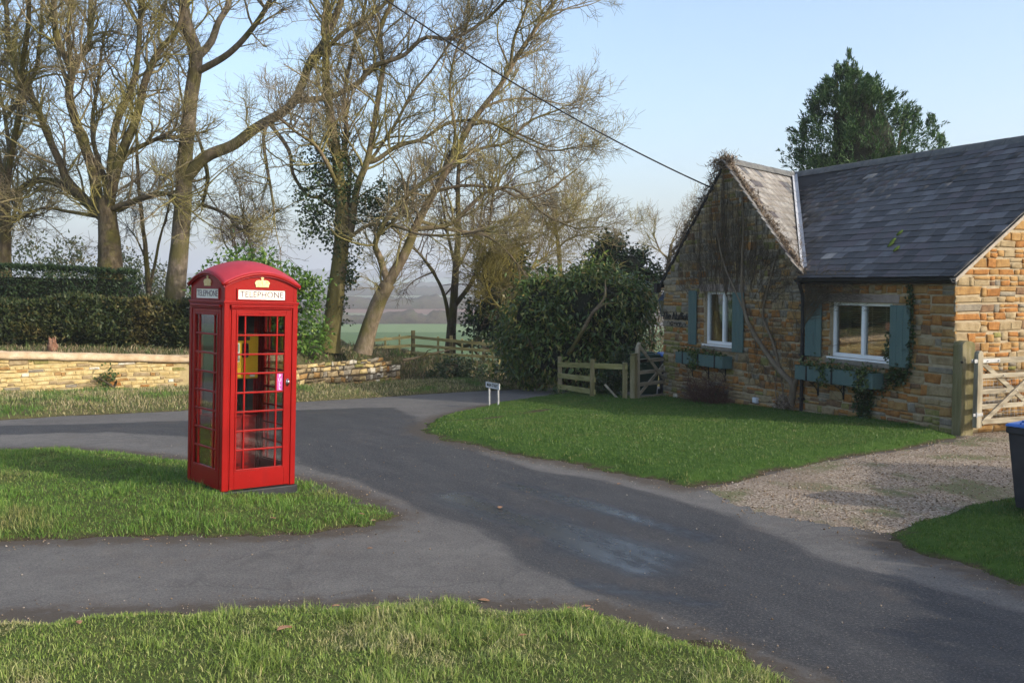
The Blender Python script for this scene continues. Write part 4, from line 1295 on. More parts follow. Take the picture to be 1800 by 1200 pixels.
# ------------------------------------------------------------------ red telephone box
def red_paint():
    m, nt, b = new_mat("red_gloss_paint")
    f = noise(nt, 2.2, 5, 0.6)
    c = ramp(nt, maprange(nt, f, 0.3, 0.7), [(0.205, 0.005, 0.004), (0.25, 0.006, 0.005)])
    ch = maprange(nt, noise(nt, 75, 3, 0.75), 0.655, 0.70)
    c = mixc(nt, math_n(nt, 'MULTIPLY', ch, 0.6), c, (0.40, 0.10, 0.09))
    dirt = maprange(nt, noise(nt, 6, 6, 0.7, stretch=(1, 1, .25)), 0.56, 0.75)
    c = mixc(nt, math_n(nt, 'MULTIPLY', dirt, 0.25), c, (0.15, 0.012, 0.012))
    nt.links.new(c, b.inputs["Base Color"])
    b.inputs["Roughness"].default_value = 0.36
    b.inputs["Specular IOR Level"].default_value = 0.14
    bump(nt, b, noise(nt, 70, 3, 0.6), 0.06, 0.003)
    return m
RED = red_paint()
ROOF_RED = simple("red_roof_paint", [(0.27, 0.02, 0.028), (0.34, 0.03, 0.042)], 3, 0.5, 60, 0.1, 0.003)
CREAM = simple("crown_gold", [(0.62, 0.47, 0.20), (0.74, 0.60, 0.32)], 30, 0.6, 90, 0.5, 0.004)
OPAL = simple("opal_sign", [(0.66, 0.63, 0.53), (0.74, 0.71, 0.62)], 6, 0.35, 50, 0.05)
INK = simple("sign_ink", [(0.09, 0.05, 0.07), (0.13, 0.08, 0.10)], 8, 0.6)
BGLASS = glass_mat("kiosk_glass", (0.88, 0.90, 0.89), 0.65)
TARBLACK = simple("black_plinth", [(0.012, 0.013, 0.015), (0.024, 0.025, 0.028)], 6, 0.6, 40, 0.3)
CHROME = simple("chrome", [(0.5, 0.5, 0.5), (0.6, 0.6, 0.6)], 4, 0.2, metal=1.0, bstr=0)
CONC = simple("kiosk_floor", [(0.10, 0.09, 0.08), (0.16, 0.15, 0.13)], 8, 0.9)

YAW = math.radians(41.5)
KC = np.array([-3.005, 10.92, 0.12])
KROT = (Matrix.Rotation(math.radians(1.6), 3, 'Y') @ Matrix.Rotation(math.radians(-0.9), 3, 'X') @ Matrix.Rotation(YAW, 3, 'Z'))
kiosk = local_thing("telephone_box", KC, "glossy red telephone box leaning slightly on the grass island", "telephone box", rot=KROT)
HW = 0.45
kiosk.scale = (.955, .955, .94)
def side_fr(k):
    X = np.array([[1, 0, 0], [0, 1, 0], [-1, 0, 0], [0, -1, 0]][k], float)   # front, right, back, left
    N = np.array([[0, -1, 0], [1, 0, 0], [0, 1, 0], [-1, 0, 0]][k], float)
    return X, N
def sbox(mb, k, a0, a1, b0, b1, o0, o1, mi=0):
    X, N = side_fr(k)
    R = np.column_stack([X, -N, UPV])
    return mb.box(X * (a0 + a1) / 2 + N * (HW + (o0 + o1) / 2) + UPV * (b0 + b1) / 2, (abs(a1 - a0), abs(o1 - o0), abs(b1 - b0)), R, mi)
MB().bx((-.475, -.475, -.22), (.475, .475, -0.003)).build("plinth", TARBLACK, kiosk, bevel=.012)
MB().bx((-.40, -.40, -.002), (.40, .40, .02)).build("floor", CONC, kiosk)
for sx_ in (-1, 1):
    for sy_ in (-1, 1):
        mb = MB()
        mb.bx((sx_ * .385, sy_ * .385, 0), (sx_ * .45, sy_ * .45, 2.11))
        mb.bx((sx_ * .36, sy_ * .395, 0), (sx_ * .385, sy_ * .438, 2.11)); mb.bx((sx_ * .395, sy_ * .36, 0), (sx_ * .438, sy_ * .385, 2.11))
        mb.build("corner_post", RED, kiosk, bevel=.008)
ZB, ZT = .235, 1.965
def glazed(k, name, a_out):
    mb = MB()
    sbox(mb, k, -.36, -.305, .012, 2.035, -.035, -.004); sbox(mb, k, .305, .36, .012, 2.035, -.035, -.004)
    sbox(mb, k, -.305, .305, .012, ZB - .02, -.035, -.004); sbox(mb, k, -.305, .305, ZT + .02, 2.035, -.035, -.004)
    d = sub(mb.build(name, RED, kiosk, bevel=.004))
    m2 = MB()
    for (a0, a1, b0, b1) in ((-.305, -.285, ZB - .02, ZT + .02), (.285, .305, ZB - .02, ZT + .02), (-.285, .285, ZB - .02, ZB), (-.285, .285, ZT, ZT + .02)):
        sbox(m2, k, a0, a1, b0, b1, -.03, .004)
    m2.build("moulding", RED, d, bevel=.004)
    rows = 8; hh = (ZT - ZB) / rows
    cols = [-.285, -.195, .195, .285]
    for i in range(1, rows):
        m3 = MB(); sbox(m3, k, -.285, .285, ZB + i * hh - .010, ZB + i * hh + .010, -.028, -.003); m3.build("glazing_bar", RED, d, bevel=.004)
    for c in (-.195, .195):
        m3 = MB(); sbox(m3, k, c - .0095, c + .0095, ZB, ZT, -.026, -.005); m3.build("glazing_bar", RED, d, bevel=.004)
    for i in range(rows):
        for a, b in zip(cols, cols[1:]):
            m4 = MB(); sbox(m4, k, a, b, ZB + i * hh + .002, ZB + (i + 1) * hh - .002, -.019, -.015); m4.build("pane", BGLASS, d)
    return d
door = glazed(0, "door", 0)
glazed(1, "side_panel", 0)
glazed(3, "side_panel", 0)
mb = MB(); sbox(mb, 2, -.385, .385, 0.012, 2.05, -.05, -.004); mb.build("rear_panel", RED, kiosk, bevel=.004)
mb = MB(); sbox(mb, 2, -.33, .30, .78, 2.02, -.075, -.052); mb.build("backboard", TARBLACK, kiosk, bevel=.004)
mb = MB(); mb.bx((-.36, .05, .02), (.2, .395, .76)); mb.bx((-.37, .03, .76), (.21, .396, .785)); mb.build("cabinet", RED, kiosk, bevel=.006)
for k in range(4):
    mb = MB()
    sbox(mb, k, -.372, .372, 2.04, 2.06, -.03, .012); sbox(mb, k, -.38, .38, 2.06, 2.085, -.03, .028)
    mb.build("hood_moulding", RED, kiosk, bevel=.006)
mb = MB()
mb.bx((-.46, -.46, 2.105), (.46, .46, 2.128)); mb.bx((-.452, -.452, 2.088), (.452, .452, 2.105))
mb.build("cornice", RED, kiosk, bevel=.005)
AR = 0.135; ZE = 2.315
arch = lambda t: AR * (1 - (t / .46) ** 2)
for k in range(4):
    X, N = side_fr(k)
    ts = np.linspace(-.44, .44, 19)
    out = [(-.44, 2.128), (.44, 2.128)] + [(t, ZE + arch(t) - .015) for t in ts[::-1]]
    mb = MB(); mb.prism(out, N * (HW - .05), X, UPV, .036); f = sub(mb.build("fascia", RED, kiosk))
    mb = MB()
    for (a0, a1, b0, b1) in ((-.305, .305, 2.258, 2.27), (-.305, .305, 2.14, 2.152), (-.305, -.285, 2.152, 2.258), (.285, .305, 2.152, 2.258)):
        sbox(mb, k, a0, a1, b0, b1, -.02, .0)
    mb.build("sign_frame", RED, f, bevel=.004)
    mb = MB(); sbox(mb, k, -.285, .285, 2.152, 2.258, -.02, -.009); mb.build("sign", OPAL, f)
    text_obj("lettering", "TELEPHONE", .098, INK, f, frame4(N * (HW - .0075) + UPV * 2.205, X, UPV, N), .001, 0, 1.0)
    half = [(.0, 0), (.43, 0), (.42, .07), (.45, .14), (.43, .20), (.5, .36), (.47, .52), (.36, .64), (.22, .68), (.09, .66), (.055, .72), (.05, .78), (.1, .84), (.1, .93), (.04, .95), (.03, 1.0), (0, 1.0)]
    crown = [(a * .18, b * .118) for a, b in half] + [(-a * .18, b * .118) for a, b in half[-2:0:-1]]
    mb = MB(); mb.prism(crown, N * (HW - .015) + UPV * 2.292, X, UPV, .012)
    mb.prism([(a, b) for a, b in ((-.06, .004), (.06, .004), (.061, .018), (-.061, .018))], N * (HW - .004) + UPV * 2.292, X, UPV, .005)
    for s in (-1, 1): mb.tube([X * s * (.018 + .036 * math.sin(t)) + N * (HW - .002) + UPV * (2.312 + .05 * t / 1.9) for t in np.linspace(0, 1.9, 6)], .005, 5)
    mb.tube([N * (HW - .002) + UPV * z for z in (2.31, 2.365)], .005, 5)
    mb.build("crown", CREAM, f)
nx = 25
gx_ = np.linspace(-.465, .465, nx)
GX, GY = np.meshgrid(gx_, gx_)
GZ = ZE + .012 + arch(np.clip(GX, -.46, .46)) + arch(np.clip(GY, -.46, .46)) * 1.0
V = np.stack([GX, GY, GZ], -1).reshape(-1, 3)
V2 = V.copy(); V2[:, 2] -= .05
mb = MB()
q = []
for j in range(nx - 1):
    for i in range(nx - 1):
        a = j * nx + i; q.append((a, a + 1, a + nx + 1, a + nx))
n0 = nx * nx
q += [(n0 + d, n0 + c, n0 + b, n0 + a) for a, b, c, d in q]
for i in range(nx - 1):
    for a, b in ((i, i + 1), (nx * nx - 1 - i, nx * nx - 2 - i), ((i + 1) * nx, i * nx), (i * nx + nx - 1, (i + 1) * nx + nx - 1)):
        q.append((b, a, n0 + a, n0 + b))
mb.add(np.vstack([V, V2]), q); rf = mb.build("roof", ROOF_RED, kiosk, smooth=False)
rf.data.polygons.foreach_set("use_smooth", [True] * ((nx - 1) ** 2) + [False] * (len(rf.data.polygons) - (nx - 1) ** 2))
mb = MB()
for k in range(4):
    X, N = side_fr(k)
    P = [X * t + N * (HW + .008) + UPV * (ZE + arch(t) - .012) for t in np.linspace(-.458, .458, 21)]
    mb.tube(P, .022, 6)
mb.build("roof_moulding", RED, kiosk, smooth=True)
mb = MB(); hz, hx = 1.20, .333
mb.prism([(.022 * math.cos(a), .045 * math.sin(a) if abs(math.sin(a)) < .99 else .045 * math.sin(a)) for a in np.linspace(0, 2 * math.pi, 17)[:-1]], (hx, -HW + .004, hz), (1, 0, 0), (0, 0, 1), .006)
mb.tube([(hx, -HW - .002, hz - .03), (hx, -HW - .022, hz - .02), (hx, -HW - .022, hz + .02), (hx, -HW - .002, hz + .03)], .009, 8)
mb.build("handle", CHROME, door, smooth=True)
mb = MB(); sbox(mb, 0, .206, .276, 1.106, 1.306, -.014, -.0125)
pull = sub(mb.build("pull_plate", simple("magenta_plate", [(.34, .05, .24), (.42, .08, .30)], 5, .5), door))
for i, ch in enumerate("PULL"):
    text_obj("lettering", ch, .055, simple("white_ink_%d" % i, [(.7, .7, .7), (.75, .75, .75)], 5, .6), door, frame4((.241, -HW + .012, 1.274 - i * .045), (1, 0, 0), (0, 0, 1), (0, -1, 0)), .0008)
mb = MB()
for a in (-.02, .03): mb.tube([(a, -HW + .006, 2.0), (a, -HW - .004, 2.0)], .009, 8)
mb.build("screw", RED, door)

# yellow rescue cabinet on the backboard inside the box
def kpt(x, y, z): return np.array((KROT @ Vector((x * .955, y * .955, z * .94)))[:]) + KC
dc = local_thing("defibrillator_cabinet", kpt(.08, .33, 1.2), "yellow defibrillator cabinet on the black board inside the telephone box", "cabinet", rot=KROT)
YEL = simple("yellow_metal", [(.62, .36, .012), (.70, .42, .02)], 3, .45, 40, .05)
mb = MB(); mb.bx((-.2, -.14, 0), (.2, .046, .5)); body = sub(mb.build("casing", YEL, dc, bevel=.01))
mb = MB(); mb.bx((-.14, -.146, .43), (.09, -.14, .475)); mb.build("badge", simple("dark_badge", [(.05, .04, .02), (.08, .06, .03)], 5, .5), dc)
mb = MB(); mb.bx((-.17, -.1455, .19), (-.03, -.14, .40)); mb.build("sticker", simple("white_sticker", [(.6, .62, .6), (.66, .68, .66)], 5, .5), dc)
mb = MB(); mb.bx((-.155, -.1475, .305), (-.045, -.1455, .385)); mb.bx((-.155, -.1475, .2), (-.045, -.1455, .27)); mb.build("emblem", simple("green_print", [(.01, .16, .08), (.015, .2, .1)], 5, .5), dc)
heart = [(.04 * math.sin(t) ** 3 * .6, .012 * (1.3 * math.cos(t) - .5 * math.cos(2 * t) - .2 * math.cos(3 * t))) for t in np.linspace(0, 2 * math.pi, 25)[:-1]]
mb = MB(); mb.prism(heart, (-.1, -.1475, .342), (1, 0, 0), (0, 0, 1), .001); mb.build("heart", simple("white_print", [(.65, .67, .65), (.7, .7, .7)], 5, .5), dc)
mb = MB(); mb.bx((.0, -.165, .24), (.075, -.14, .40)); lk = sub(mb.build("keypad_lock", simple("lock_black", [(.015, .015, .015), (.03, .03, .03)], 5, .4), dc, bevel=.018))
mb = MB()
for i in range(4):
    for j in range(2): mb.tube([(.025 + j * .025, -.165, .27 + i * .03), (.025 + j * .025, -.170, .27 + i * .03)], .008, 8)
mb.build("button", CHROME, lk)
mb = MB(); mb.bx((.1, -.1445, .02), (.16, -.14, .06)); mb.build("label", simple("white_label", [(.6, .6, .6), (.65, .65, .65)], 5, .5), dc)
text_obj("lettering", "IN CASE OF\nEMERGENCY", .026, INK, dc, frame4((-.09, -.141, .145), (1, 0, 0), (0, 0, 1), (0, -1, 0)), .0006)

# ------------------------------------------------------------------ timber: gate, posts, fences
WOOD = simple("weathered_oak", [(0.16, 0.135, 0.09), (0.27, 0.235, 0.165), (0.36, 0.32, 0.24)], 7, 0.85, 60, 0.5, 0.006, stretch=(1, 1, .18))
WOOD_H = simple("weathered_rail", [(0.15, 0.125, 0.085), (0.26, 0.225, 0.16), (0.35, 0.31, 0.23)], 6, 0.85, 60, 0.5, 0.006, stretch=(.3, .3, 2.5))
POSTW = simple("mossy_post", [(0.10, 0.095, 0.035), (0.18, 0.155, 0.07), (0.27, 0.23, 0.15)], 5, 0.9, 60, 0.6, 0.008, stretch=(1, 1, .15), fine=(0.09, 0.085, 0.05))
GALV = simple("galvanised", [(0.30, 0.31, 0.32), (0.42, 0.43, 0.44)], 14, 0.45, 40, 0.1, metal=0.6)
YRAIL = simple("lichen_rail", [(0.15, 0.14, 0.045), (0.24, 0.215, 0.08), (0.31, 0.28, 0.13)], 5, 0.9, 60, 0.5, 0.006, stretch=(.35, .35, 2))
RAIL2 = simple("pale_rail", [(0.22, 0.19, 0.075), (0.32, 0.28, 0.12), (0.40, 0.36, 0.18)], 4, 0.9, 60, 0.4, 0.006, stretch=(.35, .35, 2))

def post_mesh(mb, c, z0, z1, w, d, R, top='flat'):
    c = np.asarray(c, float)
    if top == 'round':
        prof = [(-w / 2, z0), (w / 2, z0), (w / 2, z1 - .07)] + [(w / 2 * math.cos(a), z1 - .07 + .07 * math.sin(a)) for a in np.linspace(.3, math.pi - .3, 7)] + [(-w / 2, z1 - .07)]
        X, Nn = R[:, 0], R[:, 1]
        mb.prism(prof, np.array([c[0], c[1], 0]) + Nn * d / 2, X, UPV, d)
    else:
        mb.box((c[0], c[1], (z0 + z1) / 2), (w, d, z1 - z0), R)

GDIR = np.array([.92, .39, 0]); GDIR /= np.linalg.norm(GDIR)
GN = np.array([GDIR[1], -GDIR[0], 0])
RG = np.column_stack([GDIR, -GN, UPV])
p = gp(1691, 764)
gpst = thing("gate_post", p, "thick mossy oak gate post standing against the corner of the cottage", "post")
mb = MB(); R45 = np.array(Matrix.Rotation(math.radians(12), 3, 'Z'))
post_mesh(mb, p, -.5, 1.42, .23, .23, R45, 'round'); mb.build("shaft", POSTW, gpst, bevel=.012)
mb = MB(); mb.tube([p + [-.09, -.12, 1.16], p + [-.09, -.145, 1.16]], .02, 8); mb.build("knot", simple("dark_knot", [(.02, .018, .012), (.04, .03, .02)], 20, .9), gpst)
g0 = np.array([7.22, 15.36, -.06])
z_ = .03
fg = thing("field_gate", g0, "weathered five bar timber gate hung on the mossy gate post", "gate")
GL = 3.0
def gpt(s, z, o=0.0): return g0 * [1, 1, 0] + GDIR * s + GN * o + UPV * (z_ + z)
mb = MB(); post_mesh(mb, gpt(0, 0), z_ + .05, z_ + 1.25, .11, .085, RG, 'round'); mb.build("hinge_stile", WOOD, fg, bevel=.006)
mb = MB(); mb.box(gpt(GL, .58), (.09, .075, 1.1), RG); mb.build("end_stile", WOOD, fg, bevel=.006)
for z, h in ((1.09, .09), (.85, .075), (.61, .075), (.375, .075), (.14, .085)):
    mb = MB(); mb.beam(gpt(.05, z), gpt(GL - .04, z + .0), .034, h); mb.build("rail", WOOD_H, fg, bevel=.004)
mb = MB(); mb.beam(gpt(.06, .12, .034), gpt(1.5, 1.1, .034), .028, .075); mb.build("brace", WOOD_H, fg, bevel=.004)
mb = MB(); mb.beam(gpt(.08, 1.08, -.034), gpt(1.5, .12, -.034), .028, .075); mb.build("brace", WOOD_H, fg, bevel=.004)
mb = MB(); mb.beam(gpt(1.5, .1, .03), gpt(1.5, 1.12, .03), .028, .075, up=(1, 0, 0)); mb.build("brace", WOOD_H, fg, bevel=.004)
mb = MB(); mb.beam(gpt(-.12, 1.09, .03), gpt(.42, 1.09, .03), .008, .055); mb.beam(gpt(-.12, 1.09, -.025), gpt(.42, 1.09, -.025), .008, .055); mb.build("hinge_strap", GALV, fg, bevel=.002)
mb = MB(); mb.beam(gpt(-.14, .26, .05), gpt(.06, .26, .05), .01, .045); mb.tube([gpt(-.08, .22, .06), gpt(-.08, .30, .06)], .012, 8); mb.build("hinge_strap", GALV, fg, bevel=.002)
mb = MB()
for s, z in ((.15, 1.09), (.38, 1.09), (.5, .85), (.5, .375), (.55, .61), (.78, .61), (1.05, .85), (1.0, .375)):
    mb.tube([gpt(s, z, .03), gpt(s, z, .056)], .009, 6)
mb.build("bolt", GALV, fg)
mb = MB()
for k in range(12): mb.beam(gpt(.06, .17 + k * .055, -.05), gpt(GL, .17 + k * .055, -.05), .0025, .0025)
for k in range(38): mb.beam(gpt(.08 + k * .078, .15, -.052), gpt(.08 + k * .078, .8, -.052), .0025, .0025, up=(1, 0, 0))
mb.build("wire_mesh", GALV, fg, kind="stuff")

# small wicket gate at the far corner of the cottage
w0, w1 = gp(1119, 706), FP(U_L + .05, -.5, -.12)
wd_ = (w1 - w0) * [1, 1, 0]; WLn = np.linalg.norm(wd_); wd_ = wd_ / WLn
wnn = np.array([wd_[1], -wd_[0], 0]); RW = np.column_stack([wd_, -wnn, UPV])
zw = float(w0[2])
wg = thing("wicket_gate", w0, "small weathered timber wicket gate between ivy hedge and cottage corner", "gate")
def wpt(s, z, o=0.0): return w0 * [1, 1, 0] + wd_ * s + wnn * o + UPV * (zw + z)
mb = MB()
mb.tube([wpt(0, .04), wpt(0, .9), wpt(.03, 1.25), wpt(.10, 1.37)], [.075, .07, .06, .05], 6); mb.build("hinge_stile", WOOD, wg)
for z in (.95, .68, .40, .08):
    mb = MB(); mb.beam(wpt(.05, z), wpt(WLn - .04, z - .02), .035, .085); mb.build("rail", WOOD_H, wg, bevel=.004)
mb = MB(); mb.beam(wpt(.02, 1.33, .03), wpt(WLn - .05, .36, .03), .03, .08); mb.build("brace", WOOD_H, wg, bevel=.004)
mb = MB(); mb.beam(wpt(.05, .1, -.03), wpt(WLn - .04, .82, -.03), .03, .075); mb.build("brace", WOOD_H, wg, bevel=.004)
mb = MB(); mb.beam(wpt(-.06, .95, .045), wpt(.38, .95, .045), .01, .07); mb.build("hinge_strap", IRON, wg)
pp = wpt(-.13, 0)
gp2 = thing("gate_post", (pp[0], pp[1], zw), "ivy grown timber post that carries the wicket gate", "post")
mb = MB(); post_mesh(mb, pp, zw - .4, zw + 1.12, .13, .13, RW, 'round'); mb.build("shaft", POSTW, gp2, bevel=.008)
mb = MB(); mb.box(pp + [0, 0, 1.13], (.15, .15, .02), RW); mb.build("cap", POSTW, gp2)

# fence of three lichen covered rails in front of the big evergreen
f0, f1, f2 = gp(984, 694), gp(1041, 703), gp(1098, 706)
rf1 = thing("rail_fence", f1, "three rail fence of green stained boards below the big evergreen shrub", "fence")
for q, h in ((f0, 1.0), (f1, .98), (f2, .92)):
    mb = MB(); post_mesh(mb, q, q[2] - .4, q[2] + h, .11, .11, np.eye(3)); mb.build("post", POSTW, rf1, bevel=.008)
for za, zb, zc in ((.80, .83, .82), (.52, .50, .5), (.235, .2, .2)):
    mb = MB(); mb.beam(f0 + [-.05, -.075, za], f1 + [.06, -.075, zb], .035, .125); mb.build("rail", YRAIL, rf1, bevel=.004)
    if za > .7: mb = MB(); mb.beam(f1 + [.062, -.075, zb], f2 + [.05, -.075, zc], .035, .125); mb.build("rail", YRAIL, rf1, bevel=.004)
mb = MB(); mb.beam(f1 + [.28, -.2, .4], f1 + [.62, -.35, .03], .04, .04); mb.build("stay", WOOD, rf1)

# the far fence with its corner post
rf2 = thing("rail_fence", at(725, 640, 33.5), "pale post and rail fence turning a corner behind the roadside trees", "fence")
FPT = {655: (32.4, 598, 612, 633), 725: (33.5, 592, 607, 620), 880: (32.2, 607, 618, 628)}
def frail(px0, px1, k, rr_):
    a, b = FPT[px0], FPT[px1]
    mb = MB(); mb.beam(at(px0, a[k], a[0]), at(px1, b[k], b[0]), .04, .10); mb.build("rail", RAIL2, rf2, bevel=.004)
for k in (1, 2, 3):
    a, m, b = at(655, FPT[655][k], FPT[655][0]), at(725, FPT[725][k], FPT[725][0]), at(880, FPT[880][k], FPT[880][0])
    mb = MB(); mb.beam(a, m - [.06, 0, 0], .04, .095); mb.build("rail", RAIL2, rf2, bevel=.004)
    n_ = 3
    for i in range(n_):
        q0, q1 = m + (b - m) * (i / n_), m + (b - m) * ((i + 1) / n_)
        mb = MB(); mb.beam(q0, q1, .04, .095, ext=-.003); mb.build("rail", RAIL2, rf2, bevel=.004)
for px, w, extra in ((656, .10, 4), (677, .06, 2), (702, .06, 4), (726, .13, 12), (770, .07, 3), (793, .10, 8), (812, .06, 3), (830, .06, 3), (850, .10, 6), (866, .06, 3), (878, .06, 3)):
    D = np.interp(px, [655, 725, 880], [32.4, 33.5, 32.2]) + .06
    y0 = np.interp(px, [655, 725, 880], [598, 592, 607]) - extra * .7 - 3
    q = at(px, y0, D)
    mb = MB(); mb.box((q[0], q[1] + .02, (q[2] - .9) / 2), (w, .07 if w < .1 else .12, q[2] + .9)); mb.build("post", POSTW if w > .09 else RAIL2, rf2, bevel=.006)

# ------------------------------------------------------------------ wheelie bins
def wheelie_bin(loc, yaw, sc, body_m, lid_m, label):
    t = local_thing("wheelie_bin", loc, label, "bin", rot=Matrix.Rotation(yaw, 3, 'Z') @ Matrix.Diagonal((1, 1, 1)))
    S = lambda *q: np.array(q) * sc
    prof = [(.0, .21, .22), (.12, .22, .24), (.92, .275, .315), (.92, .295, .335), (1.0, .295, .335)]
    V, f = [], []
    for z, hx_, hy_ in prof: V += [S(-hx_, -hy_ + .0, z + .06), S(hx_, -hy_, z + .06), S(hx_, hy_, z + .06), S(-hx_, hy_, z + .06)]
    for i in range(len(prof) - 1): f += [(i * 4 + j, i * 4 + (j + 1) % 4, i * 4 + 4 + (j + 1) % 4, i * 4 + 4 + j) for j in range(4)]
    f += [(3, 2, 1, 0), tuple((len(prof) - 1) * 4 + j for j in range(4))]
    MB().add(V, f).build("body", body_m, t, bevel=.02 * sc)
    mb = MB()
    mb.add([S(-.31, -.36, 1.062), S(.31, -.36, 1.062), S(.31, .35, 1.075), S(-.31, .35, 1.075), S(-.29, -.33, 1.10), S(.29, -.33, 1.10), S(.28, .32, 1.135), S(-.28, .32, 1.135)],
           [(3, 2, 1, 0), (4, 5, 6, 7), (0, 1, 5, 4), (1, 2, 6, 5), (2, 3, 7, 6), (3, 0, 4, 7)])
    lid = sub(mb.build("lid", lid_m, t, bevel=.02 * sc))
    mb = MB(); mb.tube([S(-.12, -.30, 1.105), S(-.12, -.27, 1.135), S(.12, -.27, 1.135), S(.12, -.30, 1.105)], .014 * sc, 8); mb.build("lid_grip", lid_m, lid)
    mb = MB(); mb.tube([S(-.24, .36, 1.0), S(-.24, .41, 1.03), S(.24, .41, 1.03), S(.24, .36, 1.0)], .018 * sc, 8); mb.tube([S(-.24, .3, .98), S(-.24, .36, 1.0)], .02 * sc, 8); mb.tube([S(.24, .3, .98), S(.24, .36, 1.0)], .02 * sc, 8); mb.build("handle", body_m, t)
    for s in (-1, 1):
        mb = MB(); an = np.linspace(0, 2 * math.pi, 21)[:-1]
        V = []
        for x, rr_ in ((.215, .085), (.22, .10), (.265, .10), (.27, .085)): V += [S(s * x, .21 + rr_ * math.cos(a), .10 + rr_ * math.sin(a)) for a in an]
        f = [(i * 20 + j, i * 20 + (j + 1) % 20, i * 20 + 20 + (j + 1) % 20, i * 20 + 20 + j) for i in range(3) for j in range(20)] + [tuple(range(19, -1, -1)), tuple(range(60, 80))]
        wh = sub(mb.add(V, f).build("wheel", simple("bin_tyre", [(.012, .012, .012), (.02, .02, .02)], 9, .8), t))
        V = []
        for x, rr_ in ((.268, .06), (.276, .055), (.276, .02)): V += [S(s * x, .21 + rr_ * math.cos(a), .10 + rr_ * math.sin(a)) for a in an]
        f = [(i * 20 + j, i * 20 + (j + 1) % 20, i * 20 + 20 + (j + 1) % 20, i * 20 + 20 + j) for i in range(2) for j in range(20)] + [tuple(range(40, 60))]
        MB().add(V, f).build("hub", body_m, wh)
    return t
BIN_K = simple("black_bin", [(0.022, 0.023, 0.026), (0.036, 0.037, 0.04)], 4, 0.5, 60, 0.1)
BIN_G = simple("green_bin", [(0.012, 0.035, 0.02), (0.02, 0.05, 0.028)], 4, 0.5, 60, 0.1)
BIN_B = simple("navy_bin", [(0.012, 0.013, 0.028), (0.02, 0.021, 0.04)], 4, 0.5, 60, 0.1)
LID_B = simple("blue_lid", [(0.035, 0.11, 0.34), (0.05, 0.14, 0.42)], 3, 0.4, 60, 0.08)
q = np.array([5.19, 9.62])
wheelie_bin((q[0], q[1], float(hf_right(np.array([q[0]]), np.array([q[1]]))[0][0]) - .01), math.radians(-62), .80, BIN_K, LID_B, "black wheelie bin with a bright blue lid on the grass by the drive")
zb_ = float(tz(3.5, 25.2))
wheelie_bin((3.42, 25.3, zb_), math.radians(10), .98, BIN_G, BIN_G, "dark green wheelie bin behind the wicket gate")
wheelie_bin((4.02, 25.15, zb_ - .02), math.radians(4), 1.0, BIN_B, LID_B, "navy wheelie bin with a blue lid behind the wicket gate")

# ------------------------------------------------------------------ street name plate
s0 = gp(866, 716)
ss_ = thing("street_sign", s0, "low white MAIN STREET name plate on two grey posts at the lawn edge", "sign")
sd = np.array([.50, -.866, 0]); sn = np.array([sd[1], -sd[0], 0])
WPL = simple("plate_white", [(.62, .63, .62), (.70, .70, .69)], 5, .45, 50, .05)
KPL = simple("plate_black", [(.01, .01, .01), (.02, .02, .02)], 5, .5)
R_ = np.column_stack([sd, -sn, UPV]); pc = s0 * [1, 1, 0] + UPV * (s0[2] + .475)
mb = MB(); mb.box(pc, (.62, .012, .135), R_); mb.build("plate", WPL, ss_, bevel=.003)
mb = MB()
for (dx, dz, w, h) in ((0, .064, .62, .007), (0, -.064, .62, .007), (.3065, 0, .007, .121), (-.3065, 0, .007, .121)):
    mb.box(pc + sd * dx + UPV * dz + sn * .0075, (w, .003, h), R_)
mb.build("border", KPL, ss_)
text_obj("lettering", "MAIN STREET", .098, KPL, ss_, frame4(pc + sn * .0075 - UPV * .0, sd, UPV, sn), .001, 0, .84, .0022)
for k in (-1, 1):
    mb = MB(); mb.box(s0 * [1, 1, 0] + sd * .2 * k - sn * .025 + UPV * (s0[2] + .13), (.035, .035, .80), R_); mb.build("post", GALV, ss_, bevel=.003)

# ------------------------------------------------------------------ overhead cable, tied to the gable
c0 = FP(U_A + .42, 4.42, .06); c1 = at(560, -84, 19.0)
t_ = np.linspace(0, 1, 40)
P = c0[None] * (1 - t_)[:, None] + c1[None] * t_[:, None]; P[:, 2] -= .28 * 4 * t_ * (1 - t_)
cb = thing("overhead_cable", c0, "black overhead cable running from the gable up across the sky", "cable")
mb = MB(); mb.tube(P, .016, 6); mb.build("wire", KPL, cb)
mb = MB(); mb.tube([c0 + HN * -.08, c0], .02, 6); mb.box(c0, (.05, .05, .09)); mb.build("anchor", IRON, cb)

# ------------------------------------------------------------------ fallen leaves and small stones on the grass
LEAFM = simple("dead_leaf", [(.16, .07, .035), (.28, .15, .08), (.36, .22, .13)], 30, .8, 60, .3)
def dead_leaf(px, py, s, hf, lbl):
    q = gp(px, py, .05)
    z = float(hf(np.array([q[0]]), np.array([q[1]]))[0][0]) if hf else float(q[2]) - .05
    a = random.uniform(0, 6.28); k = s
    pts = [(-.5, 0), (-.25, .22), (.1, .27), (.4, .12), (.55, 0), (.4, -.1), (.1, -.26), (-.25, -.2)]
    V = [(q[0] + k * (x * math.cos(a) - y * math.sin(a)), q[1] + k * (x * math.sin(a) + y * math.cos(a)), z + (.035 if hf else .006) + k * .35 * abs(y) + k * .1 * x * x) for x, y in pts]
    V += [(x, y, zz - .002) for x, y, zz in V]
    n = len(pts)
    o = MB().add(V, [tuple(range(n)), tuple(range(2 * n - 1, n - 1, -1))] + [((i + 1) % n, i, n + i, n + (i + 1) % n) for i in range(n)]).build("fallen_leaf", LEAFM)
    meta(o, lbl, "leaf", "dead leaves on the grass" if hf else "dead leaves on the road")
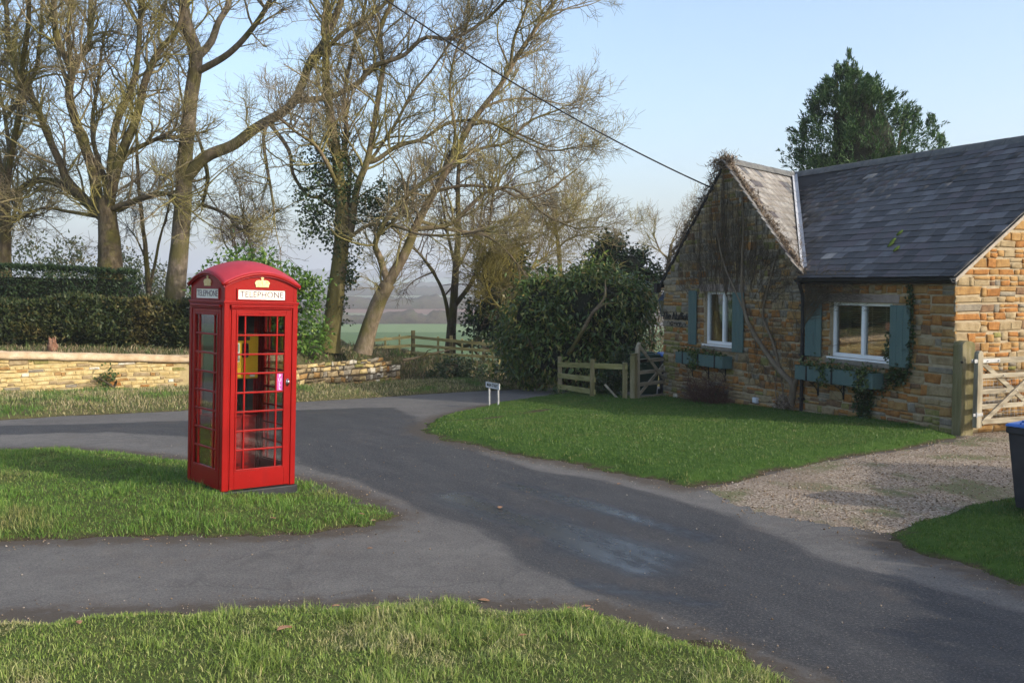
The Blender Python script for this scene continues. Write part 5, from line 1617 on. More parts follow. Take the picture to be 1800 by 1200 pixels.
for (x, y, s) in ((140, 1112, .075), (498, 1126, .10), (665, 1083, .06), (918, 1132, .06), (1030, 1070, .07), (1038, 1082, .06), (590, 1080, .06), (505, 1124, .07), (1000, 1074, .05)):
    dead_leaf(x, y, s, hf_front, "dry brown leaf lying in the rough grass beside the lane")
for (x, y, s) in ((634, 905, .08), (655, 912, .06), (256, 938, .06), (480, 915, .07), (72, 792, .06), (190, 812, .05)):
    dead_leaf(x, y, s, hf_island, "dry brown leaf lying in the grass round the telephone box")
for (x, y, s) in ((879, 884, .10), (1088, 843, .06), (850, 1044, .09), (650, 954, .05)):
    dead_leaf(x, y, s, None, "dead brown leaf lying on the bare asphalt of the lane")

# ------------------------------------------------------------------ branches
class Tubes:
    """batches of polylines swept into tubes"""
    def __init__(self): self.V = []; self.F = []; self.n = 0
    def add(self, P, R, sides):
        """P (N,K,3), R (N,K)"""
        N, K, _ = P.shape
        if N == 0: return
        T = np.gradient(P, axis=1) if K > 2 else np.repeat(P[:, 1:] - P[:, :1], 2, 1)
        T = T / (np.linalg.norm(T, axis=2, keepdims=True) + 1e-9)
        ref = np.where(np.abs(T[:, :1, 2:3]) < .85, np.array([0.1, 0.15, 1.0]), np.array([1.0, .2, .1]))
        U = np.cross(T, ref); U /= np.linalg.norm(U, axis=2, keepdims=True) + 1e-9
        W = np.cross(T, U)
        a = np.arange(sides) * 2 * math.pi / sides
        V = P[:, :, None] + R[:, :, None, None] * (np.cos(a)[:, None] * U[:, :, None] + np.sin(a)[:, None] * W[:, :, None])
        self.V.append(V.reshape(-1, 3))
        i = np.arange(N)[:, None, None] * K * sides + np.arange(K - 1)[None, :, None] * sides
        j = np.arange(sides)[None, None, :]; k = (j + 1) % sides
        F = np.stack([i + j, i + k, i + sides + k, i + sides + j], -1).reshape(-1, 4) + self.n
        self.F.append(F)
        self.n += N * K * sides
    def build(self, name, mat, parent=None, kind=None, smooth=True):
        return np_mesh(name, np.vstack(self.V), np.vstack(self.F), mat, parent, smooth=smooth, kind=kind)

def unit(v): return v / (np.linalg.norm(v, axis=-1, keepdims=True) + 1e-9)

def grow(S, D, L, K, wob, trop, rg, droop=0.0):
    """S,D (N,3), L (N) -> (N,K,3) wandering polylines"""
    N = len(S)
    P = np.empty((N, K, 3)); P[:, 0] = S
    D = unit(D.copy()); st = (L / (K - 1))[:, None]
    for k in range(1, K):
        D = unit(D + rg.normal(0, wob, (N, 3)) + np.array([0, 0, trop - droop * (1 - k / K)]))
        P[:, k] = P[:, k - 1] + D * st
    return P

def spawn(P, R, n_per, lo, ang, rg, rng_len, shrink=True, up=0.15):
    """children starting along the polylines P: returns S, D, L, r0"""
    N, K, _ = P.shape
    n = rg.poisson(n_per, N)
    idx = np.repeat(np.arange(N), n)
    t = lo + (1 - lo) * rg.random(len(idx)) ** 0.9
    f = t * (K - 1); i = np.minimum(f.astype(int), K - 2); w = (f - i)[:, None]
    S = P[idx, i] * (1 - w) + P[idx, i + 1] * w
    T = unit(P[idx, i + 1] - P[idx, i])
    q = unit(np.cross(T, rg.normal(0, 1, T.shape)))
    a = rg.uniform(ang[0], ang[1], len(idx))[:, None]
    D = T * np.cos(a) + q * np.sin(a)
    D[:, 2] += up
    pr = R[idx, i] * (1 - w[:, 0]) + R[idx, i + 1] * w[:, 0]
    L = rg.uniform(rng_len[0], rng_len[1], len(idx)) * ((1.15 - 0.65 * t) if shrink else 1)
    return S, unit(D), L, pr

def ring_noise(o, amp, sc):
    me = o.data; n = len(me.vertices)
    co = np.empty(n * 3, np.float32); me.vertices.foreach_get("co", co); co = co.reshape(-1, 3)
    co[:, 0] += amp * (fbm(co[:, 2] * sc, co[:, 1] * sc * 2, 3, 7) - .47); co[:, 1] += amp * (fbm(co[:, 2] * sc + 9, co[:, 0] * sc * 2, 3, 8) - .47)
    me.vertices.foreach_set("co", co.ravel()); me.update()

def bark(name, c, lichen=None, lscale=2.0):
    m, nt, b = new_mat(name)
    f = noise(nt, 9, 6, .7, .5, stretch=(1, 1, .35))
    col = ramp(nt, maprange(nt, f, .3, .7), c)
    if lichen:
        col = mixc(nt, maprange(nt, noise(nt, lscale, 5, .65), .42, .6), col, lichen)
    nt.links.new(col, b.inputs["Base Color"]); b.inputs["Roughness"].default_value = .92; b.inputs["Specular IOR Level"].default_value = .15
    bump(nt, b, noise(nt, 26, 5, .75, .6, stretch=(1, 1, .2)), .9, .03)
    return m
BARK_A = bark("bark_ash", [(.05, .038, .022), (.095, .074, .045), (.14, .11, .07)], (.10, .09, .028), 1.2)
BARK_B = bark("bark_grey", [(.10, .078, .053), (.17, .135, .098), (.24, .195, .15)], (.10, .088, .034), 0.7)
BARK_D = bark("bark_tan", [(.11, .082, .052), (.19, .145, .095), (.27, .21, .145)], (.13, .112, .04), 0.7)
TWIG = bark("twig_grey", [(.16, .13, .08), (.25, .205, .13)], (.25, .22, .075), 0.6)
TWIG_Y = bark("twig_lichen", [(.12, .10, .035), (.20, .175, .06)], (.24, .20, .05), 0.8)
TWIG_D = bark("twig_brown", [(.07, .05, .035), (.13, .10, .07)])

def tree(name, D, limbs, label, seed, bk, tw, dens=1.0, l1=(1.0, 2.6), up=.2, group="bare winter trees", base=None, tsc=1.0, droop=0.0, ivy=None, cut=(0.2, 0.2), l1n=5.0, l2n=7.5, l3n=6.0, spr=.6, xclip=None):
    """limbs: lists of (px, py[, depth offset]) with radii in photograph pixels; the first is the trunk"""
    rg = np.random.default_rng(seed)
    sc = D / FPX
    L3 = []
    for pts, r0, r1 in limbs:
        dd = 0.0; Q = []
        drift = rg.normal(0, spr)
        n = len(pts)
        for i, q in enumerate(pts):
            e = q[2] if len(q) > 2 else (0 if not L3 else drift * i / max(1, n - 1) * 2.0)
            p = at(q[0], q[1], D + e)
            Q.append(p)
        if L3:   # start on the wood it grows from
            best = min((np.linalg.norm((c[:, [0, 2]] - Q[0][[0, 2]]), axis=1).min(), k) for k, (c, _) in enumerate(L3))
            c = L3[best[1]][0]; j = int(np.linalg.norm((c[:, [0, 2]] - Q[0][[0, 2]]), axis=1).argmin())
            off = c[j, 1] - Q[0][1]
            if best[0] < 0.5:
                Q = [np.array([p[0], p[1] + off, p[2]]) for p in Q]; Q[0] = c[j].copy()
        C = catmull(Q, max(10, int(np.linalg.norm(np.diff(np.array(Q), axis=0), axis=1).sum() / .22)))
        kf = 0.8 if L3 else 0.92
        rad = np.interp(np.linspace(0, 1, len(C)), [0, .5, 1], [r0 * sc * kf, (r0 * .42 + r1 * .58) * sc * kf, r1 * sc * kf])
        L3.append((C, rad))
    b = L3[0][0][0]
    t = thing(name, b, label, "tree", group)
    for k, (C, rad) in enumerate(L3):
        if k == 0:
            rad = rad * (1 + .28 * np.exp(-np.arange(len(C)) * .22 / .35))
        tb = Tubes(); sides = 14 if k == 0 else 9
        C2 = np.vstack([C, C[-1] + (C[-1] - C[-2]) * .3]); r2 = np.append(rad, rad[-1] * .25)
        tb.add(C2[None], r2[None], sides)
        o = tb.build("trunk" if k == 0 else "limb", bk, t)
        ring_noise(o, .05 if k == 0 else .03, 2.2)
    tb = Tubes()
    S, Dv, Ln, pr = [], [], [], []
    for k, (C, rad) in enumerate(L3):
        lenm = len(C) * .22
        lo = .55 if k == 0 else cut[0]
        s, d, l, q = spawn(C[None], rad[None], lenm * l1n * dens * (1 - lo), lo, (.5, 1.2), rg, l1, False, up)
        S.append(s); Dv.append(d); Ln.append(l); pr.append(q)
        # the limb's end goes on as a few long branches
        e = 3
        S.append(np.repeat(C[-1:], e, 0)); Dv.append(unit((C[-1] - C[-3])[None] + rg.normal(0, .25, (e, 3)) * np.linalg.norm(C[-1] - C[-3]))); Ln.append(rg.uniform(l1[0], l1[1] * 1.1, e)); pr.append(np.repeat(rad[-1:], e))
    S, Dv, Ln, pr = np.vstack(S), np.vstack(Dv), np.concatenate(Ln), np.concatenate(pr)
    r0 = np.minimum(pr * .55, .016 + .012 * Ln)
    P1 = grow(S, Dv, Ln, 7, .24, .08, rg, droop)
    R1 = r0[:, None] * np.linspace(1, .36, 7)[None] * tsc
    tb.add(P1, R1, 4)
    S2, D2, L2, q2 = spawn(P1, R1, l2n * dens, .12, (.5, 1.0), rg, (.45, 1.35), True, .1)
    r2 = np.clip(q2 * .55, .0052, .012) * tsc
    P2 = grow(S2, D2, L2, 5, .26, .06, rg, droop * .6)
    R2 = r2[:, None] * np.linspace(1, .55, 5)[None]
    tb.add(P2, R2, 3)
    S3, D3, L3_, q3 = spawn(P2, R2, l3n * dens, .15, (.5, 1.05), rg, (.2, .7), True, .08)
    P3 = grow(S3, D3, L3_, 3, .3, .06, rg)
    R3 = np.repeat(np.full((len(P3), 1), .0048 * tsc), 3, 1) * np.array([1.1, 1, .75])
    tb.add(P3, R3, 3)
    tb.build("crown", tw, t)
    if ivy:
        pts = []
        for (px, py, rx, ry, n) in ivy:
            m = max(3, n // 22)
            q = rg.normal(0, 1, (m, 3)); q = q / np.linalg.norm(q, axis=1)[:, None] * rg.random(m)[:, None] ** .45
            c = at(px, py, D) + q * np.array([rx * sc, rx * sc * .8, ry * sc])
            pts.append(np.repeat(c, 22, 0) + rg.normal(0, .11, (m * 22, 3)))
        leaves("ivy", np.vstack(pts), IVY_DARK, (.05, .12), (.045, .1), t, .4)
    return t

tree("ash_tree", 30, [
    ([(191, 600), (194, 480), (192, 425), (189, 385), (185, 345)], 27, 15),
    ([(178, 392), (160, 362), (132, 340), (88, 318), (50, 322), (20, 345)], 14, 5),
    ([(172, 380), (160, 304), (144, 256), (124, 200), (116, 160), (120, 120), (96, 72), (90, 24), (88, -70)], 13, 5),
    ([(122, 140), (135, 110), (155, 80), (158, 30), (160, -60)], 8, 4),
    ([(160, 370), (112, 316), (100, 288), (76, 236), (52, 176), (30, 140), (8, 80), (2, 8), (-4, -60)], 10, 4.5),
    ([(198, 378), (196, 330), (216, 264), (240, 208), (256, 140), (280, 90), (312, 52), (330, -20)], 14, 4),
    ([(200, 345), (198, 285), (206, 220), (236, 150), (246, 80), (250, 0), (254, -60)], 10, 4),
    ([(206, 378), (240, 352), (280, 340), (304, 343)], 7, 4),
    ([(214, 275), (262, 255), (306, 235)], 6, 4),
    ([(172, 398), (120, 372), (70, 366), (20, 392)], 5, 2),
    ([(128, 115), (110, 60), (118, 0), (112, -60)], 6, 3),
    ([(182, 330), (172, 270), (165, 220), (175, 150), (182, 90)], 6, 3)],
    "broad ash tree with mossy many limbed crown behind the dark clipped hedge", 21, BARK_A, TWIG, l1=(1.0, 2.4))
tree("ash_tree", 30.3, [
    ([(301, 612), (309, 500), (315, 440), (322, 350), (326, 270), (335, 180), (345, 100), (330, 50), (322, 0), (318, -90)], 20, 9),
    ([(332, 318), (360, 277), (410, 255), (450, 225), (500, 195), (525, 165), (545, 110), (574, 67), (600, 0), (606, -60)], 14, 6),
    ([(520, 178), (589, 178), (637, 154), (660, 127), (712, 109), (750, 78), (802, 78), (862, 41), (910, -10)], 7, 2.6),
    ([(540, 135), (570, 112), (620, 66), (660, 42), (700, 5), (740, -45)], 6, 3),
    ([(345, 108), (370, 76), (384, 40), (400, 10), (412, -50)], 9, 6),
    ([(350, 130), (400, 96), (440, 55), (474, 2), (494, -60)], 8, 4),
    ([(362, 280), (352, 245), (330, 205), (318, 150)], 4, 2),
    ([(372, 288), (368, 312), (362, 345), (358, 360)], 5, 3.4),
    ([(340, 362), (375, 371), (393, 394), (410, 400), (418, 385)], 4, 2.4),
    ([(478, 218), (471, 250), (478, 300), (485, 340), (490, 378)], 4.5, 2.2),
    ([(484, 222), (515, 268), (522, 308), (545, 345), (570, 352), (602, 374)], 4.5, 3),
    ([(330, 330), (290, 342), (250, 352), (215, 370)], 3.4, 2)],
    "tall ash tree with pale bare trunk and a heavy limb above the telephone box", 22, BARK_B, TWIG, l1=(.9, 2.2), cut=(.25, .2), l1n=3.8)
tree("ash_tree", 29, [
    ([(578, 618), (585, 560), (595, 480), (601, 420), (600, 360), (597, 320), (590, 260), (580, 200), (572, 120), (575, 40), (570, -70)], 19, 5),
    ([(606, 430), (616, 410), (626, 337), (645, 285), (654, 240), (667, 157), (673, 112), (665, 60), (690, 0), (704, -60)], 9, 4),
    ([(645, 290), (662, 280), (700, 255), (742, 244), (790, 215), (850, 212), (905, 232), (960, 256)], 6, 2),
    ([(612, 415), (650, 395), (700, 399), (740, 412), (800, 413), (852, 404)], 4.5, 2),
    ([(603, 440), (611, 380), (614, 300), (606, 250), (612, 170)], 5, 3),
    ([(597, 335), (560, 262), (520, 232), (488, 205)], 5, 2),
    ([(592, 300), (610, 240), (605, 170), (620, 90), (640, 20), (650, -50)], 5, 3),
    ([(640, 300), (690, 225), (720, 170), (760, 120), (800, 60)], 4, 2)],
    "ivy hung ash tree with ribbed brown trunk on the bank above the broken wall", 23, BARK_D, TWIG, l1=(.9, 2.2), ivy=[(560, 320, 46, 80, 1700), (600, 290, 34, 80, 900), (575, 400, 62, 46, 1500), (665, 360, 70, 50, 1500), (610, 470, 30, 46, 700), (715, 345, 45, 28, 700), (600, 520, 20, 60, 300)])
tree("sycamore_tree", 28.5, [
    ([(637, 620), (652, 565), (668, 525), (682, 498)], 15, 14),
    ([(684, 498), (712, 445), (730, 400), (748, 365), (790, 290), (830, 215), (880, 150), (915, 90), (950, 40), (985, -10)], 12, 3),
    ([(676, 500), (668, 452), (660, 425), (690, 370), (720, 340), (760, 310), (800, 284)], 8, 3),
    ([(735, 402), (790, 394), (830, 358), (860, 335), (905, 332), (960, 378), (1015, 402)], 6, 1.8),
    ([(768, 340), (820, 325), (880, 332), (920, 348), (960, 336), (1010, 300)], 4, 1.6),
    ([(800, 280), (850, 258), (890, 250), (930, 212), (985, 190)], 4, 1.8),
    ([(742, 392), (800, 405), (850, 412), (890, 440), (920, 480)], 4.5, 1.8),
    ([(832, 215), (862, 214), (900, 235), (960, 262), (1010, 258)], 3.6, 1.6),
    ([(850, 190), (880, 175), (930, 170), (985, 180)], 3.4, 1.5),
    ([(896, 118), (905, 60), (925, 10), (930, -40)], 4, 2),
    ([(790, 292), (800, 230), (790, 160), (800, 90), (830, 20)], 4, 2)],
    "leaning forked sycamore with smooth tan trunk beside the broken stone wall", 24, BARK_D, TWIG, l1=(.8, 2.0), up=.1, cut=(.18, .2), l1n=4.8)
tree("lime_tree", 36, [
    ([(790, 640), (793, 590), (797, 540), (802, 470), (806, 400), (805, 330), (808, 270)], 11, 3),
    ([(790, 585), (778, 510), (745, 455), (720, 430)], 5, 2),
    ([(800, 545), (830, 495), (850, 440), (862, 380), (868, 330)], 6, 2),
    ([(797, 592), (820, 608), (850, 585), (870, 545), (876, 490), (884, 430)], 5, 2.4),
    ([(806, 480), (826, 430), (842, 400), (850, 340)], 4, 2),
    ([(800, 470), (785, 400), (775, 340)], 4, 2)],
    "smaller spreading tree with a looped low branch behind the corner fence", 25, BARK_A, TWIG_D, l1=(1.0, 2.4), up=.05, l1n=4.0, droop=.08, tsc=1.1)
tree("ash_tree", 31.5, [
    ([(6, 560), (9, 430), (8, 350), (12, 310)], 14, 8),
    ([(8, 355), (20, 272), (35, 192), (40, 112), (50, 42), (52, -60)], 8, 4),
    ([(4, 352), (-6, 250), (-12, 100), (-10, -40)], 8, 4),
    ([(10, 358), (40, 332), (66, 312)], 5, 3),
    ([(22, 272), (26, 205), (12, 150)], 5, 2.5),
    ([(34, 205), (60, 132), (70, 62), (74, -20)], 5, 2.5),
    ([(8, 400), (30, 385), (60, 380)], 4, 2)],
    "dark trunked ash tree standing left of the broad mossy ash behind the hedge", 26, BARK_A, TWIG, l1=(.9, 2.2))
tree("ash_tree", 32, [
    ([(264, 560), (262, 520), (256, 440), (248, 370), (241, 280), (240, 200)], 6, 2.4),
    ([(263, 510), (280, 425), (290, 390), (300, 350)], 3.6, 1.6),
    ([(258, 450), (240, 420), (225, 400)], 2.4, 1.2)],
    "slender young tree forking low between the hedge and the pale trunk", 27, BARK_A, TWIG_D, l1=(.6, 1.5), l1n=2.0)
tree("ash_tree", 44, [
    ([(985, 500), (982, 440), (975, 390)], 5, 3),
    ([(978, 420), (960, 390), (945, 360)], 3, 1.5), ([(978, 410), (1000, 385), (1015, 360)], 3, 1.5), ([(981, 440), (1000, 420), (1030, 410)], 2.6, 1.4)],
    "pale twiggy tree rising behind the big evergreen shrub", 28, BARK_A, TWIG, l1=(.9, 2.0), l1n=5, tsc=1.1)
tree("ash_tree", 46, [
    ([(1172, 520), (1175, 470), (1180, 430)], 5, 3),
    ([(1176, 460), (1160, 440), (1150, 415)], 2.6, 1.4), ([(1178, 450), (1195, 425), (1205, 400)], 2.6, 1.4)],
    "thin twiggy tree showing beside the left eave of the cottage", 29, BARK_A, TWIG, l1=(.8, 1.6), l1n=4, tsc=1.0)
tree("ash_tree", 42, [
    ([(416, 520), (418, 470), (414, 430)], 3, 2),
    ([(416, 460), (396, 430), (388, 400)], 2.2, 1.2), ([(417, 450), (436, 425), (444, 400)], 2.2, 1.2), ([(452, 520), (448, 470), (432, 400), (420, 340)], 2.6, 1.2)],
    "thin bare saplings rising behind the laurel bush", 30, BARK_A, TWIG_D, l1=(.7, 1.5), l1n=3)
# the yellow lichened thicket in front of the dark evergreens
tree("hawthorn_tree", 31, [
    ([(905, 650), (900, 600), (895, 560)], 5, 4),
    ([(896, 570), (880, 510), (885, 460), (905, 430)], 4, 1.8), ([(898, 580), (915, 520), (935, 470), (960, 450)], 4, 1.6), ([(895, 560), (862, 520), (850, 480)], 3.4, 1.6), ([(900, 540), (905, 490), (880, 440), (850, 425)], 3.4, 1.5)],
    "yellow lichen covered thorn tree in front of the dark ivy clad trees", 31, TWIG_Y, TWIG_Y, l1=(.8, 1.8), l1n=6, droop=.12, tsc=1.15)

# ------------------------------------------------------------------ evergreens, hedges and bushes
def blob_points(blobs, n, rg, shell=.35, lump=.25):
    """points through the outer shell of a group of lumpy ellipsoids"""
    B = [(np.array(c, float), np.array(r_, float)) for c, r_ in blobs]
    w = np.array([r_[0] * r_[2] for c, r_ in B]); w = w / w.sum()
    out, nor = [], []
    for (c, r_), k in zip(B, rg.multinomial(n, w)):
        d = unit(rg.normal(0, 1, (k, 3)))
        lum = 1 + lump * (fbm(d[:, 0] * 2.5 + c[0] * 3, d[:, 2] * 2.5 + d[:, 1] * 2 + c[2], 3, 3) - .45) * 2
        rad = (1 - shell * rg.random(k) ** 1.6) * lum
        out.append(c + d * r_ * rad[:, None]); nor.append(unit(d / r_))
    P, N = np.vstack(out), np.vstack(nor)
    k = np.ones(len(P), bool)
    for c, r_ in B:
        k &= (((P - c) / r_) ** 2).sum(1) > .38
    return P[k], N[k]

def bush(name, label, blobs, n, mat, ln, wd, stem_m, seed, base=None, cat="bush", group=None, droop=.3, spread=.9, shell=.35, lump=.25, part="foliage", stems=5, core=None, clump=14):
    rg = np.random.default_rng(seed)
    c0 = np.mean([b[0] for b in blobs], 0); blobs0 = list(blobs)
    b0 = np.array(base if base is not None else (c0[0], c0[1], float(tz(c0[0], c0[1]))))
    t = thing(name, b0, label, cat, group)
    m_ = max(8, n // clump)
    if lump > .3:
        big = list(blobs)
        for c, r_ in big:
            for k in range(5):
                d = unit(rg.normal(0, 1, 3)); d[1] = -abs(d[1]) if k % 2 else d[1]
                blobs = blobs + [(np.array(c) + d * np.array(r_) * rg.uniform(.8, 1.05), np.array(r_) * rg.uniform(.22, .38))]
    Pc, Nc = blob_points(blobs, m_, rg, shell, lump)
    sz_ = np.repeat(rg.uniform(.6, 1.3, len(Pc)), clump)[:, None]
    P = np.repeat(Pc, clump, 0) + rg.normal(0, 1, (len(Pc) * clump, 3)) * ln[1] * .75 * sz_
    N = np.repeat(unit(Nc + rg.normal(0, .35, Nc.shape)), clump, 0) * .6 + unit(P - np.repeat(Pc, clump, 0)) * .9
    leaves(part, P, mat, ln, wd, t, droop, N, spread)
    tb = Tubes()
    for i in range(stems):
        e = np.array(blobs[i % len(blobs)][0]) + rg.normal(0, .15, 3)
        Q = catmull([b0 + rg.normal(0, .12, 3) * [1, 1, 0] - [0, 0, .1], (b0 + e) / 2 + rg.normal(0, .15, 3), e], 9)
        tb.add(Q[None], np.linspace(.05, .015, 9)[None], 6)
    tb.build("trunk" if cat == "tree" else "stem", stem_m, t)
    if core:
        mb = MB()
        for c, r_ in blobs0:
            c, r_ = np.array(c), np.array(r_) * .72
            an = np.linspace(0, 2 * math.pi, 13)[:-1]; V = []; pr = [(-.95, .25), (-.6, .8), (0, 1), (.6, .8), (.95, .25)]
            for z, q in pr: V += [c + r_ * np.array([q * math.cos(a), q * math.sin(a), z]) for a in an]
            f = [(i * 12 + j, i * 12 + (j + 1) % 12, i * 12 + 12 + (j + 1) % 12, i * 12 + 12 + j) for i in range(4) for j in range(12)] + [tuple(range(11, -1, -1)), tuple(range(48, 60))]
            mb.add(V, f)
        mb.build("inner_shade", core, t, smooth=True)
    return t
STEM = bark("bush_stem", [(.05, .04, .025), (.10, .08, .05)])
CORE = simple("inner_shade_core", [(.008, .012, .006), (.018, .022, .010)], 8, 1.0, 30, 1.0, .05)  # near-black solid core, shade among the leaves put into its colour
LAUREL = leafy("laurel_leaf", [(.05, .11, .016), (.09, .18, .025), (.14, .25, .04), (.26, .34, .09)], [0, .4, .8, 1], rough=.35, trans=.3)
RHODO = leafy("rhododendron_leaf", [(.03, .06, .015), (.055, .10, .022), (.09, .14, .03), (.19, .20, .045), (.25, .18, .06)], [0, .35, .7, .9, 1], rough=.36, trans=.2)
YEW = leafy("yew_leaf", [(.016, .030, .009), (.030, .048, .012), (.05, .064, .016), (.11, .09, .026)], [0, .45, .85, 1], rough=.6, trans=.15, patch=[(.035, .042, .011), (.075, .066, .017), (.125, .095, .03)], patch_scale=.7, patch_range=(.5, .66))
YEW_D = leafy("dark_yew_leaf", [(.012, .03, .010), (.022, .045, .014), (.035, .062, .018)], rough=.6, trans=.12)
CONIF = leafy("cypress_leaf", [(.018, .05, .016), (.032, .078, .022), (.055, .115, .032), (.09, .15, .045)], [0, .4, .8, 1], rough=.6, trans=.2)
HOLLY = leafy("grey_green_leaf", [(.05, .075, .03), (.09, .12, .05), (.16, .18, .09), (.22, .15, .08)], [0, .5, .85, 1], rough=.35, trans=.2)

def hedge(name, label, P0, P1, dpt, z0, ztop, n, mat, ln, seed, wav=.12):
    """a long clipped hedge from P0 to P1 (plan), leaves over a lumpy box"""
    rg = np.random.default_rng(seed)
    P0, P1 = np.array(P0, float), np.array(P1, float)
    T = P1 - P0; L = np.linalg.norm(T); T /= L; N = np.array([T[1], -T[0]])
    mid = (P0 + P1) / 2
    t = thing(name, (mid[0], mid[1], z0), label, "hedge")
    H = lambda s: np.interp(s, [0, L], ztop) - z0
    area = [L * 1.0, L * dpt, dpt * 1.2]
    k = rg.multinomial(n, np.array([1.35 * L, .9 * L * dpt / 1.2, .6 * dpt]) / np.sum([1.35 * L, .9 * L * dpt / 1.2, .6 * dpt]))
    pts, nr = [], []
    s = rg.uniform(0, L, k[0]); v = rg.random(k[0])                     # front
    bul = .25 * np.sin(np.pi * np.clip(v, 0, 1)) + wav * 2.4 * (fbm(s * 1.1, v * 2.2, 4, seed) - .47)
    o = dpt / 2 + bul - abs(rg.normal(0, .09, k[0]))
    pts.append(np.stack([s, o, v * H(s) * (1 + wav * (fbm(s * 1.6, s * 0, 3, seed + 1) - .45))], 1)); nr.append(np.tile([0, 1, .25], (k[0], 1)))
    s = rg.uniform(0, L, k[1]); o = rg.uniform(-dpt / 2, dpt / 2, k[1])   # top
    top = H(s) * (1 + wav * (fbm(s * 1.6, s * 0, 3, seed + 1) - .45)) + wav * (fbm(s * 2, o * 2, 3, seed + 2) - .5) - abs(rg.normal(0, .06, k[1])) + .05
    pts.append(np.stack([s, o, top], 1)); nr.append(np.tile([0, .2, 1], (k[1], 1)))
    o = rg.uniform(-dpt / 2, dpt / 2, k[2]); v = rg.random(k[2])         # right end
    pts.append(np.stack([L - abs(rg.normal(0, .08, k[2])) + .15 * np.sin(np.pi * v), o, v * H(np.full(k[2], L))], 1)); nr.append(np.tile([1, 0, .2], (k[2], 1)))
    A, B = np.vstack(pts), np.vstack(nr)
    W = np.column_stack([P0[0] + T[0] * A[:, 0] + N[0] * A[:, 1], P0[1] + T[1] * A[:, 0] + N[1] * A[:, 1], z0 + A[:, 2]])
    Nw = np.column_stack([T[0] * B[:, 0] + N[0] * B[:, 1], T[1] * B[:, 0] + N[1] * B[:, 1], B[:, 2]])
    leaves("foliage", W, mat, ln, (ln[0] * .45, ln[1] * .45), t, 0.0, Nw + [0, 0, .35], .8)
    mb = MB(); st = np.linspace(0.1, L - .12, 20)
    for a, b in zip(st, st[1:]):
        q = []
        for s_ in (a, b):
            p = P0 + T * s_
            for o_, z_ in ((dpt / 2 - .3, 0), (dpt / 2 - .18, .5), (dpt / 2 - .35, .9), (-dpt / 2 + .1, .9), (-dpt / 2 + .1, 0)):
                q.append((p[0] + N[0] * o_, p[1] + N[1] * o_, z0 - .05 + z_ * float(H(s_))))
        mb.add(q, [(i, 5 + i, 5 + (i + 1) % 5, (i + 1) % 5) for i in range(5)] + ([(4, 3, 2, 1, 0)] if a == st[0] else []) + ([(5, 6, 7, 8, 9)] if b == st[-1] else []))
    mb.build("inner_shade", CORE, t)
    return t
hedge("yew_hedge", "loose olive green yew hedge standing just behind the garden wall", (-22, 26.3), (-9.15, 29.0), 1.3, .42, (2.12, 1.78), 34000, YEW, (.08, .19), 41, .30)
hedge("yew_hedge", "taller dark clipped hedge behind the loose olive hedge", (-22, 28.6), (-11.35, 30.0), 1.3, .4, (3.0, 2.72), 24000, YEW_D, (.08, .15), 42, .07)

def B(px, py, D, rx, ry, rd=None):
    s = D / FPX
    return (at(px, py, D), (rx * s, (rd if rd else rx * .8) * s, ry * s))
bush("laurel_bush", "bright green laurel bush growing close behind the telephone box", [B(520, 545, 28, 46, 62), B(470, 520, 28.2, 60, 70), B(540, 590, 27.9, 34, 34), B(430, 480, 28.6, 50, 46), B(545, 510, 28.2, 24, 34), B(400, 520, 28.6, 50, 60)], 15000, LAUREL, (.10, .19), (.05, .09), STEM, 51, base=(-6.6, 28.2, .4), droop=.1, stems=10, shell=.7, lump=.35)
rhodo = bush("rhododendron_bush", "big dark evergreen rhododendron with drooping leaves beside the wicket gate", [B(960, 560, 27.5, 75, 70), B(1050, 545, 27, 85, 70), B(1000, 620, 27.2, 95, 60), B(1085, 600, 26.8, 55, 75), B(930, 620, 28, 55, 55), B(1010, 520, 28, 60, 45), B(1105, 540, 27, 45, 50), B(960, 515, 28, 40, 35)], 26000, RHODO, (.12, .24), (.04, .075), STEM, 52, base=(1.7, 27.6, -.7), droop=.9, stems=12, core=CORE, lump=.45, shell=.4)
tb = Tubes(); tb.add(catmull([at(1000, 622, 26.3), at(1024, 582, 25.75), at(1040, 552, 25.6), at(1062, 524, 25.65), at(1064, 492, 26.2)], 18)[None], np.linspace(.06, .02, 18)[None], 8)
tb.add(catmull([at(1044, 548, 25.5), at(1062, 535, 25.3), at(1085, 532, 25.3)], 10)[None], np.linspace(.035, .012, 10)[None], 6); tb.build("limb", BARK_D, rhodo)
bush("ivy_tree", "tall dark ivy clad tree rising behind the rhododendron", [B(1065, 465, 36, 40, 50), B(1105, 480, 36, 40, 45), B(1040, 500, 36, 45, 50), B(1125, 455, 36.5, 16, 22), B(1075, 430, 36, 24, 18), B(1140, 510, 36, 30, 50)], 8000, YEW_D, (.09, .18), (.06, .12), STEM, 53, base=(3.6, 36, -1.3), cat="tree", group="ivy clad evergreens", lump=.4, core=CORE, stems=4, part="crown")
bush("ivy_tree", "dark ivy clad evergreen behind the yellow lichened thorn", [B(880, 480, 35, 48, 50), B(870, 560, 35, 50, 60), B(905, 540, 35, 40, 70), B(900, 445, 35, 26, 24)], 8000, YEW_D, (.09, .18), (.06, .12), STEM, 54, base=(-.2, 35, -1.2), cat="tree", group="ivy clad evergreens", lump=.4, core=CORE, stems=4, part="crown")
bush("brush_thicket", "brown twiggy thicket between the cottage corner and the ivy tree", [B(1150, 560, 33, 32, 60), B(1155, 620, 32, 30, 45)], 2600, leafy("brown_brush", [(.06, .045, .03), (.11, .08, .05), (.07, .08, .03)], rough=.8, trans=.1), (.08, .2), (.015, .04), STEM, 55, base=(4.7, 33, -1.0), stems=10)
